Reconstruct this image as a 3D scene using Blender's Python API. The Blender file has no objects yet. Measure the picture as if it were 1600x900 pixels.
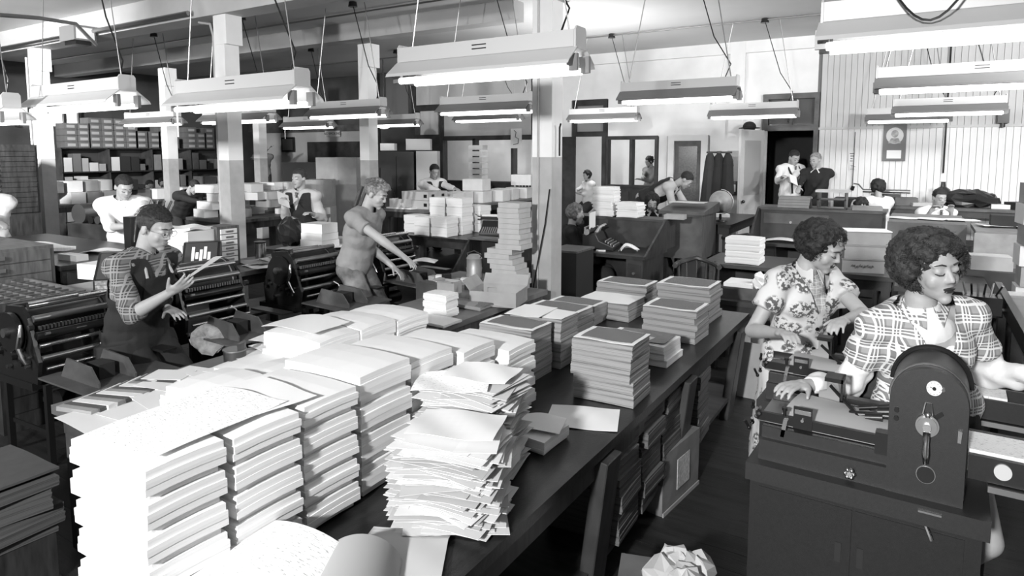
import bpy, bmesh, math, random
from mathutils import Vector, Matrix, noise
SC = bpy.context.scene
COL = SC.collection
PI = math.pi
rnd = random.Random(7)
# ---------------------------------------------------------------- camera
EYE = 1.8
FPX = 1030.0
PITCH = math.atan(100 / FPX)
YAW = math.radians(31.8)
cam = bpy.data.cameras.new('camera')
cam.sensor_width = 36
cam.lens = FPX / 1600 * 36
cam.shift_y = -(450 - 340) / 1600
cam.clip_end = 200
cam.clip_start = 0.02
camo = bpy.data.objects.new('camera', cam)
COL.objects.link(camo)
camo.location = (0, 0, EYE)
camo.rotation_euler = (PI / 2 - PITCH, 0, YAW)
SC.camera = camo
# ---------------------------------------------------------------- world, flash lamps, exposure
w = bpy.data.worlds.new('world')
SC.world = w
w.use_nodes = True
w.node_tree.nodes['Background'].inputs[0].default_value = (1, 1, 1, 1)
w.node_tree.nodes['Background'].inputs[1].default_value = 0.09
SC.view_settings.view_transform = 'Standard'
SC.view_settings.look = 'None'
SC.view_settings.exposure = 0.15
SC.view_settings.gamma = 1.0
SC.view_settings.use_curve_mapping = False


def area(name, loc, target, power, size, spread=180):
    l = bpy.data.lights.new(name, 'AREA')
    l.energy = power
    l.size = size
    l.spread = math.radians(spread)
    o = bpy.data.objects.new(name, l)
    COL.objects.link(o)
    o.location = loc
    d = Vector(target) - Vector(loc)
    o.rotation_euler = d.to_track_quat('-Z', 'Y').to_euler()
    return o


area('flash_lamp', (-0.5, -3.0, 2.75), (-1.6, 5.0, 0.7), 235, 0.26, 125)
area('flash_lamp', (-5.0, -1.8, 2.3), (-8.5, 6.0, 0.9), 120, 0.3, 95)
area('flash_lamp', (2.6, 8.3, 2.9), (0.6, 12.0, 1.7), 75, 0.35)
area('flash_lamp', (2.3, 5.6, 3.3), (-3.2, 12.0, 1.9), 190, 0.35)
area('flash_lamp', (-8.8, 0.6, 3.3), (-15.0, 7.5, 1.2), 250, 0.35, 100)  # added out of view to brighten the left wall shelves
area('ceiling_bounce_fill', (-4.2, 8.6, 2.0), (-4.2, 9.4, 3.8), 70, 1.2)  # unseen fill added to lighten the ceiling like bounced flash

# ---------------------------------------------------------------- pixel rays of the calibrated view, used to measure places
_F0 = Vector((-math.sin(YAW), math.cos(YAW), 0))
_R = Vector((math.cos(YAW), math.sin(YAW), 0))
_F = _F0 * math.cos(PITCH) - Vector((0, 0, 1)) * math.sin(PITCH)
_U = Vector((0, 0, 1)) * math.cos(PITCH) + _F0 * math.sin(PITCH)
_C = Vector((0, 0, EYE))


def ray(x, y):
    return _F + _R * ((x - 800) / FPX) - _U * ((y - 340) / FPX)


def at(x, y, z):
    r = ray(x, y)
    return _C + r * ((z - EYE) / r.z)


def atY(x, y, Y):
    r = ray(x, y)
    return _C + r * (Y / r.y)


def atX(x, y, X):
    r = ray(x, y)
    return _C + r * (X / r.x)


def atd(x, y, d):
    r = ray(x, y)
    return _C + r * (d / r.dot(_F0))


# ---------------------------------------------------------------- materials
MATS = {}


def mat(name, g, rough=0.6, metal=0.0, var=0.0, scale=8.0, bump=0.0, bscale=60.0, stretch=None, spec=0.5, emit=0.0):
    if name in MATS:
        return MATS[name]
    m = bpy.data.materials.new(name)
    m.use_nodes = True
    nt = m.node_tree
    b = nt.nodes['Principled BSDF']
    b.inputs['Roughness'].default_value = rough
    b.inputs['Metallic'].default_value = metal
    b.inputs['Specular IOR Level'].default_value = spec
    b.inputs['Base Color'].default_value = (g, g, g, 1)
    if emit:
        b.inputs['Emission Color'].default_value = (1, 1, 1, 1)
        b.inputs['Emission Strength'].default_value = emit
    if var or bump:
        tc = nt.nodes.new('ShaderNodeTexCoord')
        mp = nt.nodes.new('ShaderNodeMapping')
        nt.links.new(tc.outputs['Object'], mp.inputs['Vector'])
        if stretch:
            mp.inputs['Scale'].default_value = stretch
    if var:
        n = nt.nodes.new('ShaderNodeTexNoise')
        n.inputs['Scale'].default_value = scale
        n.inputs['Detail'].default_value = 5
        nt.links.new(mp.outputs[0], n.inputs['Vector'])
        r = nt.nodes.new('ShaderNodeMapRange')
        r.inputs['From Min'].default_value = 0.3
        r.inputs['From Max'].default_value = 0.7
        r.inputs['To Min'].default_value = max(0.0, g * (1 - var))
        r.inputs['To Max'].default_value = min(1.0, g * (1 + var))
        nt.links.new(n.outputs['Fac'], r.inputs['Value'])
        nt.links.new(r.outputs[0], b.inputs['Base Color'])
    if bump:
        n2 = nt.nodes.new('ShaderNodeTexNoise')
        n2.inputs['Scale'].default_value = bscale
        n2.inputs['Detail'].default_value = 4
        nt.links.new(mp.outputs[0], n2.inputs['Vector'])
        bp = nt.nodes.new('ShaderNodeBump')
        bp.inputs['Strength'].default_value = bump
        bp.inputs['Distance'].default_value = 0.01
        nt.links.new(n2.outputs['Fac'], bp.inputs['Height'])
        nt.links.new(bp.outputs[0], b.inputs['Normal'])
    MATS[name] = m
    return m


def strata_mat(name, g, dark, freq, amt):
    """paper edges: fine horizontal lines that only show on upright faces"""
    if name in MATS:
        return MATS[name]
    m = mat(name, g, 0.8)
    nt = m.node_tree
    b = nt.nodes['Principled BSDF']
    tc = nt.nodes.new('ShaderNodeTexCoord')
    mp = nt.nodes.new('ShaderNodeMapping')
    mp.inputs['Scale'].default_value = (1.2, 1.2, freq)
    nt.links.new(tc.outputs['Object'], mp.inputs['Vector'])
    n = nt.nodes.new('ShaderNodeTexNoise')
    n.inputs['Scale'].default_value = 1.0
    n.inputs['Detail'].default_value = 3
    nt.links.new(mp.outputs[0], n.inputs['Vector'])
    r = nt.nodes.new('ShaderNodeMapRange')
    r.inputs['From Min'].default_value = 0.36
    r.inputs['From Max'].default_value = 0.52
    r.inputs['To Min'].default_value = amt
    r.inputs['To Max'].default_value = 0.0
    nt.links.new(n.outputs['Fac'], r.inputs['Value'])
    nsep = nt.nodes.new('ShaderNodeSeparateXYZ')
    nt.links.new(tc.outputs['Normal'], nsep.inputs[0])
    ab = nt.nodes.new('ShaderNodeMath')
    ab.operation = 'ABSOLUTE'
    nt.links.new(nsep.outputs[2], ab.inputs[0])
    lt = nt.nodes.new('ShaderNodeMath')
    lt.operation = 'LESS_THAN'
    lt.inputs[1].default_value = 0.6
    nt.links.new(ab.outputs[0], lt.inputs[0])
    mu = nt.nodes.new('ShaderNodeMath')
    mu.operation = 'MULTIPLY'
    nt.links.new(r.outputs[0], mu.inputs[0])
    nt.links.new(lt.outputs[0], mu.inputs[1])
    mx = nt.nodes.new('ShaderNodeMix')
    mx.data_type = 'RGBA'
    mx.inputs['A'].default_value = (g, g, g, 1)
    mx.inputs['B'].default_value = (dark, dark, dark, 1)
    nt.links.new(mu.outputs[0], mx.inputs['Factor'])
    nt.links.new(mx.outputs['Result'], b.inputs['Base Color'])
    return m


def text_mat(name, paper, ink, sx, sy, lo=0.45, rough=0.75):
    """a printed page: rows of tiny broken marks, in object space"""
    if name in MATS:
        return MATS[name]
    m = mat(name, paper, rough)
    nt = m.node_tree
    b = nt.nodes['Principled BSDF']
    tc = nt.nodes.new('ShaderNodeTexCoord')
    mp = nt.nodes.new('ShaderNodeMapping')
    mp.inputs['Scale'].default_value = (sx, sy, 1)
    nt.links.new(tc.outputs['Object'], mp.inputs['Vector'])
    n = nt.nodes.new('ShaderNodeTexNoise')
    n.inputs['Scale'].default_value = 1.0
    n.inputs['Detail'].default_value = 2
    nt.links.new(mp.outputs[0], n.inputs['Vector'])
    r = nt.nodes.new('ShaderNodeMapRange')
    r.inputs['From Min'].default_value = lo
    r.inputs['From Max'].default_value = lo + 0.08
    nt.links.new(n.outputs['Fac'], r.inputs['Value'])
    mx = nt.nodes.new('ShaderNodeMix')
    mx.data_type = 'RGBA'
    mx.inputs['A'].default_value = (paper, paper, paper, 1)
    mx.inputs['B'].default_value = (ink, ink, ink, 1)
    nt.links.new(r.outputs[0], mx.inputs['Factor'])
    nt.links.new(mx.outputs['Result'], b.inputs['Base Color'])
    return m


def plaid_mat(name, base, dark, light, k, check=True, speck=0.0):
    """woven plaid: bands across and down in object space"""
    if name in MATS:
        return MATS[name]
    m = mat(name, base, 0.85)
    nt = m.node_tree
    b = nt.nodes['Principled BSDF']
    tc = nt.nodes.new('ShaderNodeTexCoord')
    wob = nt.nodes.new('ShaderNodeTexNoise')
    wob.inputs['Scale'].default_value = 7
    nt.links.new(tc.outputs['Object'], wob.inputs['Vector'])
    ad = nt.nodes.new('ShaderNodeVectorMath')
    ad.operation = 'MULTIPLY_ADD'
    nt.links.new(wob.outputs['Color'], ad.inputs[0])
    ad.inputs[1].default_value = (0.03, 0.03, 0.03)
    nt.links.new(tc.outputs['Object'], ad.inputs[2])
    sep = nt.nodes.new('ShaderNodeSeparateXYZ')
    nt.links.new(ad.outputs[0], sep.inputs[0])
    lat = nt.nodes.new('ShaderNodeVectorMath')      # across the cloth: diagonal of the room axes
    lat.operation = 'DOT_PRODUCT'
    nt.links.new(ad.outputs[0], lat.inputs[0])
    lat.inputs[1].default_value = (.85, .527, 0)

    def band(sock, period, width, phase):
        a = nt.nodes.new('ShaderNodeMath'); a.operation = 'MULTIPLY_ADD'
        nt.links.new(sock, a.inputs[0]); a.inputs[1].default_value = 1 / period; a.inputs[2].default_value = phase
        f = nt.nodes.new('ShaderNodeMath'); f.operation = 'FRACT'; nt.links.new(a.outputs[0], f.inputs[0])
        l = nt.nodes.new('ShaderNodeMath'); l.operation = 'LESS_THAN'; nt.links.new(f.outputs[0], l.inputs[0]); l.inputs[1].default_value = width
        return l.outputs[0]

    def mx(a, bcol, fac, strength):
        q = nt.nodes.new('ShaderNodeMath'); q.operation = 'MULTIPLY'; nt.links.new(fac, q.inputs[0]); q.inputs[1].default_value = strength
        x = nt.nodes.new('ShaderNodeMix'); x.data_type = 'RGBA'
        if isinstance(a, float):
            x.inputs['A'].default_value = (a, a, a, 1)
        else:
            nt.links.new(a, x.inputs['A'])
        x.inputs['B'].default_value = (bcol, bcol, bcol, 1)
        nt.links.new(q.outputs[0], x.inputs['Factor'])
        return x.outputs['Result']
    X, Z = lat.outputs['Value'], sep.outputs[2]
    c = float(base)
    if check:
        c = mx(c, dark, band(X, k, 0.55, 0.0), 0.55)
        c = mx(c, dark, band(Z, k, 0.55, 0.0), 0.55)
    c = mx(c, light, band(X, k, 0.13, 0.1), 0.9)
    c = mx(c, light, band(Z, k, 0.13, 0.1), 0.9)
    c = mx(c, light, band(X, k, 0.08, 0.65), 0.9)
    c = mx(c, light, band(Z, k, 0.08, 0.65), 0.9)
    c = mx(c, light, band(X, k, 0.08, 0.85), 0.8)
    c = mx(c, light, band(Z, k, 0.08, 0.85), 0.8)
    nt.links.new(c, b.inputs['Base Color'])
    return m


def floral_mat(name, base, dark):
    if name in MATS:
        return MATS[name]
    m = mat(name, base, 0.85)
    nt = m.node_tree
    b = nt.nodes['Principled BSDF']
    tc = nt.nodes.new('ShaderNodeTexCoord')
    v = nt.nodes.new('ShaderNodeTexVoronoi'); v.inputs['Scale'].default_value = 11
    n = nt.nodes.new('ShaderNodeTexNoise'); n.inputs['Scale'].default_value = 60; n.inputs['Detail'].default_value = 3
    nt.links.new(tc.outputs['Object'], v.inputs['Vector'])
    nt.links.new(tc.outputs['Object'], n.inputs['Vector'])
    a = nt.nodes.new('ShaderNodeMapRange'); a.inputs['From Min'].default_value = 0.42; a.inputs['From Max'].default_value = 0.56
    a.inputs['To Min'].default_value = 1; a.inputs['To Max'].default_value = 0
    nt.links.new(v.outputs['Distance'], a.inputs['Value'])
    c = nt.nodes.new('ShaderNodeMapRange'); c.inputs['From Min'].default_value = 0.46; c.inputs['From Max'].default_value = 0.52
    nt.links.new(n.outputs['Fac'], c.inputs['Value'])
    mu = nt.nodes.new('ShaderNodeMath'); mu.operation = 'MULTIPLY'
    nt.links.new(a.outputs[0], mu.inputs[0]); nt.links.new(c.outputs[0], mu.inputs[1])
    mx = nt.nodes.new('ShaderNodeMix'); mx.data_type = 'RGBA'
    mx.inputs['A'].default_value = (base, base, base, 1); mx.inputs['B'].default_value = (dark, dark, dark, 1)
    nt.links.new(mu.outputs[0], mx.inputs['Factor'])
    nt.links.new(mx.outputs['Result'], b.inputs['Base Color'])
    return m


white_paint = mat('white paint', 0.82, 0.55, var=0.05, scale=3)
ceil_paint = mat('ceiling paint', 0.62, 0.7, var=0.08, scale=0.8)
beam_paint = mat('beam paint', 0.45, 0.6, var=0.1, scale=2)
grey_paint = mat('grey wainscot paint', 0.42, 0.5, var=0.14, scale=5)
wall_grey = mat('light grey wall paint', 0.55, 0.6, var=0.06, scale=2)
dark_wall = mat('shadowed room wall', 0.07, 0.8, var=0.3, scale=1.5)  # holds the shade of the passage and high opening as colour
dark_wood = mat('dark stained wood', 0.035, 0.42, var=0.5, scale=5, stretch=(1, 6, 1))
table_wood = mat('worn black table top', 0.015, 0.33, var=0.6, scale=6, stretch=(5, 1, 1), bump=0.1)
mid_wood = mat('mid brown wood', 0.09, 0.5, var=0.4, scale=5, stretch=(1, 8, 1))
light_top = mat('pale worktop linoleum', 0.15, 0.5, var=0.2, scale=5)
floor_wood = mat('oiled floor boards', 0.014, 0.5, var=0.6, scale=3, stretch=(0.7, 6, 1), bump=0.15, bscale=20)
black = mat('black enamel', 0.012, 0.3)
black_matte = mat('black matte', 0.015, 0.8)
crackle = mat('grey crackle enamel', 0.019, 0.45, var=0.12, scale=90, bump=0.12, bscale=500)
crackle2 = mat('dark crackle enamel', 0.012, 0.42, var=0.15, scale=90, bump=0.12, bscale=500)
steel = mat('bright steel', 0.62, 0.25, metal=1.0)
dull_steel = mat('dull steel', 0.35, 0.4, metal=1.0)
chrome = mat('chrome', 0.8, 0.12, metal=1.0)
paper = strata_mat('white paper', 0.8, 0.5, 160, 0.3)
paper_grey = strata_mat('grey newsprint edges', 0.27, 0.07, 190, 0.75)
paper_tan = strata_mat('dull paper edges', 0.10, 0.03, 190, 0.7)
page = mat('plain white page', 0.82, 0.8)
page_text = text_mat('typed page', 0.85, 0.35, 60, 300, 0.6)
page_dense = text_mat('dense printed page', 0.24, 0.06, 420, 420, 0.47)
page_dark = mat('dark printed cover', 0.09, 0.4, var=0.3, scale=30)
board = mat('cardboard', 0.34, 0.75, var=0.12, scale=6)
board_dark = mat('dark cardboard', 0.12, 0.7, var=0.2, scale=6)
board_white = mat('white cardboard', 0.75, 0.7, var=0.05)
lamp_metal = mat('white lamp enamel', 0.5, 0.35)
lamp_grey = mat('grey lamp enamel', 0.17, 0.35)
tube_glow = mat('lit fluorescent tube', 0.9, 0.4, emit=5.0)
cloth_white = mat('white cotton', 0.78, 0.9, bump=0.3, bscale=25)
cloth_black = mat('black wool', 0.018, 0.9, bump=0.2, bscale=40)
cloth_dark = mat('dark cotton', 0.035, 0.9, bump=0.3, bscale=30)
cloth_grey = mat('grey cotton', 0.22, 0.9, bump=0.4, bscale=25)
denim = mat('stained grey denim', 0.15, 0.9, var=0.8, scale=8, bump=0.4, bscale=25)
skin = mat('skin', 0.4, 0.5, var=0.04, scale=30)
skin_dim = mat('tanned skin', 0.4, 0.5)
hair_dark = mat('dark hair', 0.018, 0.7, var=0.5, scale=60, bump=0.5, bscale=120)
hair_mid = mat('brown hair', 0.035, 0.7, var=0.6, scale=60, bump=0.6, bscale=140)
hair_fair = mat('fair hair', 0.2, 0.45, var=0.6, scale=60, bump=0.6, bscale=140)
hair_grey = mat('grey hair', 0.25, 0.5, var=0.5, scale=60, bump=0.6, bscale=140)
lips = mat('dark lipstick', 0.03, 0.3)
brow_mat = mat('eyebrow hair', 0.04, 0.8)
eye_white = mat('eye white', 0.7, 0.2)
glass = mat('dusky window glass', 0.10, 0.1, spec=0.8)


# ---------------------------------------------------------------- mesh builder
class MB:
    def __init__(s):
        s.bm = bmesh.new()

    def box(s, x0, x1, y0, y1, z0, z1, M=None):
        v = [s.bm.verts.new((x, y, z)) for x in (x0, x1) for y in (y0, y1) for z in (z0, z1)]
        for f in ((0, 1, 3, 2), (4, 6, 7, 5), (0, 4, 5, 1), (2, 3, 7, 6), (0, 2, 6, 4), (1, 5, 7, 3)):
            s.bm.faces.new([v[i] for i in f])
        if M:
            for q in v:
                q.co = M @ q.co
        return s

    def cbox(s, c, sx, sy, sz, rz=0.0, rx=0.0, ry=0.0):
        M = Matrix.Translation(c) @ Matrix.Rotation(rz, 4, 'Z') @ Matrix.Rotation(ry, 4, 'Y') @ Matrix.Rotation(rx, 4, 'X')
        return s.box(-sx / 2, sx / 2, -sy / 2, sy / 2, -sz / 2, sz / 2, M)

    def cyl(s, p0, p1, r0, r1=None, n=12, caps=True):
        r1 = r0 if r1 is None else r1
        p0 = Vector(p0); p1 = Vector(p1)
        d = (p1 - p0)
        if d.length < 1e-6:
            return s
        d.normalize()
        a = d.orthogonal().normalized(); b = d.cross(a)
        A = [s.bm.verts.new(p0 + (a * math.cos(2 * PI * i / n) + b * math.sin(2 * PI * i / n)) * r0) for i in range(n)]
        B = [s.bm.verts.new(p1 + (a * math.cos(2 * PI * i / n) + b * math.sin(2 * PI * i / n)) * r1) for i in range(n)]
        for i in range(n):
            j = (i + 1) % n
            s.bm.faces.new((A[i], A[j], B[j], B[i]))
        if caps:
            s.bm.faces.new(A[::-1]); s.bm.faces.new(B)
        return s

    def ball(s, c, r, rz=None, M=None, n=12):
        T = Matrix.Translation(c)
        if M:
            T = T @ M
        if isinstance(r, (int, float)):
            r = (r, r, r)
        T = T @ Matrix.Diagonal((r[0], r[1], r[2], 1))
        nv = max(5, n * 2 // 3)
        nw = s.bm.verts.new; nf = s.bm.faces.new
        top = nw(T @ Vector((0, 0, 1))); bot = nw(T @ Vector((0, 0, -1)))
        rings = []
        for i in range(1, nv):
            a = PI * i / nv
            sa_, ca_ = math.sin(a), math.cos(a)
            rings.append([nw(T @ Vector((sa_ * math.cos(2 * PI * k / n), sa_ * math.sin(2 * PI * k / n), ca_))) for k in range(n)])
        for k in range(n):
            j = (k + 1) % n
            nf((top, rings[0][k], rings[0][j]))
            nf((bot, rings[-1][j], rings[-1][k]))
            for i in range(len(rings) - 1):
                nf((rings[i][k], rings[i + 1][k], rings[i + 1][j], rings[i][j]))
        return s

    def cap(s, p0, r0, p1, r1, n=10):
        s.cyl(p0, p1, r0, r1, n)
        s.ball(p0, r0, n=n); s.ball(p1, r1, n=n)
        return s

    def tube(s, pts, r, n=6):
        pts = [Vector(p) for p in pts]
        rings = []
        prev = None
        for i, p in enumerate(pts):
            d = (pts[min(i + 1, len(pts) - 1)] - pts[max(i - 1, 0)])
            if d.length < 1e-7:
                d = Vector((0, 0, 1))
            d.normalize()
            a = d.orthogonal().normalized() if prev is None else (prev - d * prev.dot(d)).normalized()
            prev = a
            b = d.cross(a)
            rr = r[i] if isinstance(r, (list, tuple)) else r
            rings.append([s.bm.verts.new(p + (a * math.cos(2 * PI * k / n) + b * math.sin(2 * PI * k / n)) * rr) for k in range(n)])
        for i in range(len(rings) - 1):
            for k in range(n):
                j = (k + 1) % n
                s.bm.faces.new((rings[i][k], rings[i][j], rings[i + 1][j], rings[i + 1][k]))
        s.bm.faces.new(rings[0][::-1]); s.bm.faces.new(rings[-1])
        return s

    def prism(s, pts, axis, a, b, M=None):
        """pts: 2-D outline; extruded along axis ('X','Y','Z') from a to b"""
        def P(u, v, w_):
            q = {'X': (w_, u, v), 'Y': (u, w_, v), 'Z': (u, v, w_)}[axis]
            return M @ Vector(q) if M else Vector(q)
        A = [s.bm.verts.new(P(u, v, a)) for u, v in pts]
        B = [s.bm.verts.new(P(u, v, b)) for u, v in pts]
        n = len(pts)
        s.bm.faces.new(A[::-1]); s.bm.faces.new(B)
        for i in range(n):
            j = (i + 1) % n
            s.bm.faces.new((A[i], A[j], B[j], B[i]))
        return s

    def lathe(s, prof, c=(0, 0, 0), n=20, M=None):
        rings = []
        for r, z in prof:
            rings.append([s.bm.verts.new((M @ Vector((r * math.cos(2 * PI * k / n), r * math.sin(2 * PI * k / n), z)) if M else Vector((r * math.cos(2 * PI * k / n), r * math.sin(2 * PI * k / n), z))) + Vector(c)) for k in range(n)])
        for i in range(len(rings) - 1):
            for k in range(n):
                j = (k + 1) % n
                s.bm.faces.new((rings[i][k], rings[i][j], rings[i + 1][j], rings[i + 1][k]))
        s.bm.faces.new(rings[0][::-1]); s.bm.faces.new(rings[-1])
        return s

    def sheet(s, fn, nu=6, nv=6, t=0.001):
        """fn(u,v)->point; a thin solid leaf"""
        G = [[Vector(fn(i / nu, j / nv)) for j in range(nv + 1)] for i in range(nu + 1)]
        top = [[s.bm.verts.new(p + Vector((0, 0, t))) for p in row] for row in G]
        bot = [[s.bm.verts.new(p) for p in row] for row in G]
        for i in range(nu):
            for j in range(nv):
                s.bm.faces.new((top[i][j], top[i + 1][j], top[i + 1][j + 1], top[i][j + 1]))
                s.bm.faces.new((bot[i][j], bot[i][j + 1], bot[i + 1][j + 1], bot[i + 1][j]))
        for i in range(nu):
            s.bm.faces.new((top[i][0], bot[i][0], bot[i + 1][0], top[i + 1][0]))
            s.bm.faces.new((top[i][nv], top[i + 1][nv], bot[i + 1][nv], bot[i][nv]))
        for j in range(nv):
            s.bm.faces.new((top[0][j], top[0][j + 1], bot[0][j + 1], bot[0][j]))
            s.bm.faces.new((top[nu][j], bot[nu][j], bot[nu][j + 1], top[nu][j + 1]))
        return s

    def jitter(s, a):
        for v in s.bm.verts:
            v.co += Vector((rnd.uniform(-a, a), rnd.uniform(-a, a), rnd.uniform(-a, a)))
        return s

    def build(s, name, m, parent=None, smooth=False, bevel=0.0, seg=2, M=None, mesh_only=False, base=True):
        bm = s.bm
        if M:
            bmesh.ops.transform(bm, matrix=M, verts=bm.verts)
        if bevel:
            es = [e for e in bm.edges if len(e.link_faces) == 2 and e.calc_face_angle(0) > 0.5]
            bmesh.ops.bevel(bm, geom=es, offset=bevel, segments=seg, affect='EDGES', profile=0.6)
        bmesh.ops.recalc_face_normals(bm, faces=bm.faces)
        if smooth:
            for f in bm.faces:
                f.smooth = True
            for e in bm.edges:
                if len(e.link_faces) == 2 and e.calc_face_angle(0) > 0.65:
                    e.smooth = False
        me = bpy.data.meshes.new(name)
        off = None
        if parent is None and base and not mesh_only and bm.verts:
            xs = [v.co.x for v in bm.verts]; ys = [v.co.y for v in bm.verts]; zs = [v.co.z for v in bm.verts]
            off = Vector(((min(xs) + max(xs)) / 2, (min(ys) + max(ys)) / 2, min(zs)))
            bmesh.ops.translate(bm, vec=-off, verts=bm.verts)
        bm.to_mesh(me)
        bm.free()
        me.materials.append(m)
        if mesh_only:
            return me
        o = bpy.data.objects.new(name, me)
        COL.objects.link(o)
        if off is not None:
            o.location = off
        if parent is not None:
            o.parent = parent
        return o


def tag(o, label, cat, group=None, kind=None):
    o['label'] = label
    o['category'] = cat
    if group:
        o['group'] = group
    if kind:
        o['kind'] = kind
    return o


def thing(name, label, cat, loc=(0, 0, 0), rz=0.0, group=None):
    o = bpy.data.objects.new(name, None)
    o.empty_display_size = 0.1
    COL.objects.link(o)
    o.location = loc
    o.rotation_euler = (0, 0, rz)
    return tag(o, label, cat, group)


def struct(o):
    o['kind'] = 'structure'
    return o


def copy_tree(o, parent=None):
    c = o.copy()
    COL.objects.link(c)
    c.parent = parent
    for ch in list(o.children):
        copy_tree(ch, c)
    return c


def text(parent, s, size, m, M, name='lettering', ext=0.001):
    cu = bpy.data.curves.new('t', 'FONT')
    cu.body = s
    cu.size = size
    cu.extrude = ext
    cu.align_x = 'CENTER'; cu.align_y = 'CENTER'
    t = bpy.data.objects.new('t', cu)
    COL.objects.link(t)
    bpy.context.view_layer.update()
    me = bpy.data.meshes.new_from_object(t.evaluated_get(bpy.context.evaluated_depsgraph_get()))
    bpy.data.objects.remove(t)
    me.transform(M)
    me.materials.clear(); me.materials.append(m)
    o = bpy.data.objects.new(name, me)
    COL.objects.link(o)
    o.parent = parent
    return o

# ================================================================ THE SETTING
CEIL = 3.75
WY = 12.2            # back wall
WX = -16.5           # left wall
HZ = 240


def wbox(name, m, x0, x1, y0, y1, z0, z1, parent=None, bevel=0):
    return MB().box(x0, x1, y0, y1, z0, z1).build(name, m, parent, bevel=bevel)


fl = struct(wbox('floor', floor_wood, WX - .2, 4.5, -4.5, 15.5, -0.2, -0.012))
pm = [MB().box(-2.6, 2.6, -.069, .069, -.012, 0).build('plank', floor_wood, mesh_only=True, bevel=.002, seg=1) for _ in range(1)][0]
for j in range(52):
    for i in range(4):
        o = bpy.data.objects.new('plank', pm)
        COL.objects.link(o)
        o.parent = fl
        x = -13.5 + i * 5.205 + (j % 3) * 1.3
        y = 0.9 + j * .14
        o.location = Vector((x, y, 0)) - fl.location
struct(wbox('ceiling', ceil_paint, WX - .2, 4.5, -4.5, 12.4, CEIL, CEIL + .15))
# beams over the column rows
tr = struct(wbox('trim_1', beam_paint, WX, 4.5, 4.88, 5.18, 3.42, CEIL + .01, bevel=.01))
tr = struct(wbox('trim_2', beam_paint, WX, -4.5, 7.3, 7.55, 3.5, CEIL + .01, bevel=.01))
# cornice on the back wall
struct(wbox('trim_3', white_paint, -10.2, 4.5, WY - .09, WY, 3.55, CEIL, bevel=.01))


def col(x, y, wd, split=1.78, cap=True, pre=''):
    c = thing('column', pre, 'column', (x, y, 0))
    MB().box(-wd / 2, wd / 2, -wd / 2, wd / 2, 0, split).build('lower_shaft', grey_paint, c, bevel=.015, seg=1)
    MB().box(-wd / 2, wd / 2, -wd / 2, wd / 2, split, 3.42).build('upper_shaft', white_paint, c, bevel=.015, seg=1)
    if cap:
        MB().box(-wd * .3, wd * .8, -wd * .56, wd * .56, 3.08, 3.42).build('capital', white_paint, c, bevel=.01)
    return c


c1 = col(-2.76, 5.03, .19, 1.77, pre='large square wooden column, grey below and white above, nearest the camera')
MB().tube([(-.03, -.11, z) for z in (.2, 1.2, 2.4, 3.4)], .009).build('conduit', grey_paint, c1, smooth=True)
MB().tube([(.09, -.12, 1.5), (.05, -.125, 1.2), (-.01, -.13, .9), (-.07, -.12, .62), (-.09, -.13, .4)], .006).build('cable', black, c1, smooth=True)
MB().tube([(.13, -.02, 1.78), (.13, -.02, 2.02), (.15, -.04, 2.05)], .008).build('pipe_hook', black, c1, smooth=True)
c2 = col(-7.13, 5.03, .195, 1.72, pre='square wooden column behind the man in the plaid shirt')
MB().tube([(-.13, -.08, .3), (-.13, -.08, 3.2), (-.18, -.08, 3.34), (-.4, -.08, 3.38)], .016).build('conduit', grey_paint, c2, smooth=True)
c3 = col(-11.85, 5.03, .2, 1.72, pre='square wooden column at the far left beside the type cabinet')
MB().tube([(-.16, -.1, .2), (-.16, -.1, 3.3)], .02).build('conduit', grey_paint, c3, smooth=True)
col(-7.16, 7.42, .19, 1.7, pre='square white column beyond the young man in the t-shirt')
col(-12.4, 7.42, .2, 1.7, pre='dim white column rising behind the left shelving lamps')
col(-11.9, 9.1, .19, 1.7, pre='pale column in the back left beside the wall shelves')
# conduits along the ceiling with outlet boxes
def run(pts, r, label, m=dull_steel):
    return tag(MB().tube(pts, r, 6).build('conduit', m, smooth=True), label, 'pipe')
run([(x, 2.95, CEIL - .03) for x in (-15, -10, -5, 0, 4)], .012, 'thin conduit along the ceiling above the nearest lamp row')
run([(x, 6.75, CEIL - .03) for x in (-16, -10, -5, 0, 4)], .012, 'thin conduit along the ceiling above the middle lamp row')
run([(x, 10.2, CEIL - .03) for x in (-16, -10, -5, 0, 4)], .012, 'thin conduit along the ceiling above the rear lamp row')
run([(-16, 4.8, 3.46), (-11, 4.8, 3.46), (-7.5, 4.8, 3.46)], .03, 'thick pipe clipped under the beam at upper left')
run([atd(-5, 23, 3.6), atd(60, 28, 3.9), atd(118, 37, 4.3), atd(150, 70, 4.9)], .012, 'bent conduit dropping to the heater box at upper left')
hb = thing('heater_box', 'pale metal box fixed under the beam at upper left', 'box', (-9.9, 4.7, 3.32))
MB().box(-.2, .2, -.14, .14, 0, .2).build('case', lamp_grey, hb, bevel=.02)
MB().box(.2, .215, -.11, .11, .02, .17).build('face_plate', white_paint, hb, bevel=.004)
MB().box(-.15, .15, -.1, .1, -.05, 0).build('mounting', black, hb)
run([(WX + .3, 3.9, 3.3), (WX + .3, 3.9, .1)], .04, 'dark upright pipe against the left wall', black)

# ---- left wall with a high window
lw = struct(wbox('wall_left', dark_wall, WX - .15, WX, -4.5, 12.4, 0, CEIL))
p = atX(25, 195, WX + .02); q = atX(120, 170, WX + .02)
wn = struct(MB().box(WX, WX + .05, p.y, q.y, p.z, q.z + .02).build('window_1', mat('bright daylight pane', .9, .5, emit=2.4)))
for k in range(5):
    yy = p.y + (q.y - p.y) * k / 4
    MB().box(0, .09, -.03, .03, -.05, q.z - p.z + .07).build('window_bar', dark_wood, wn, M=Matrix.Translation((0.02, yy - wn.location.y, 0)))

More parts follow.
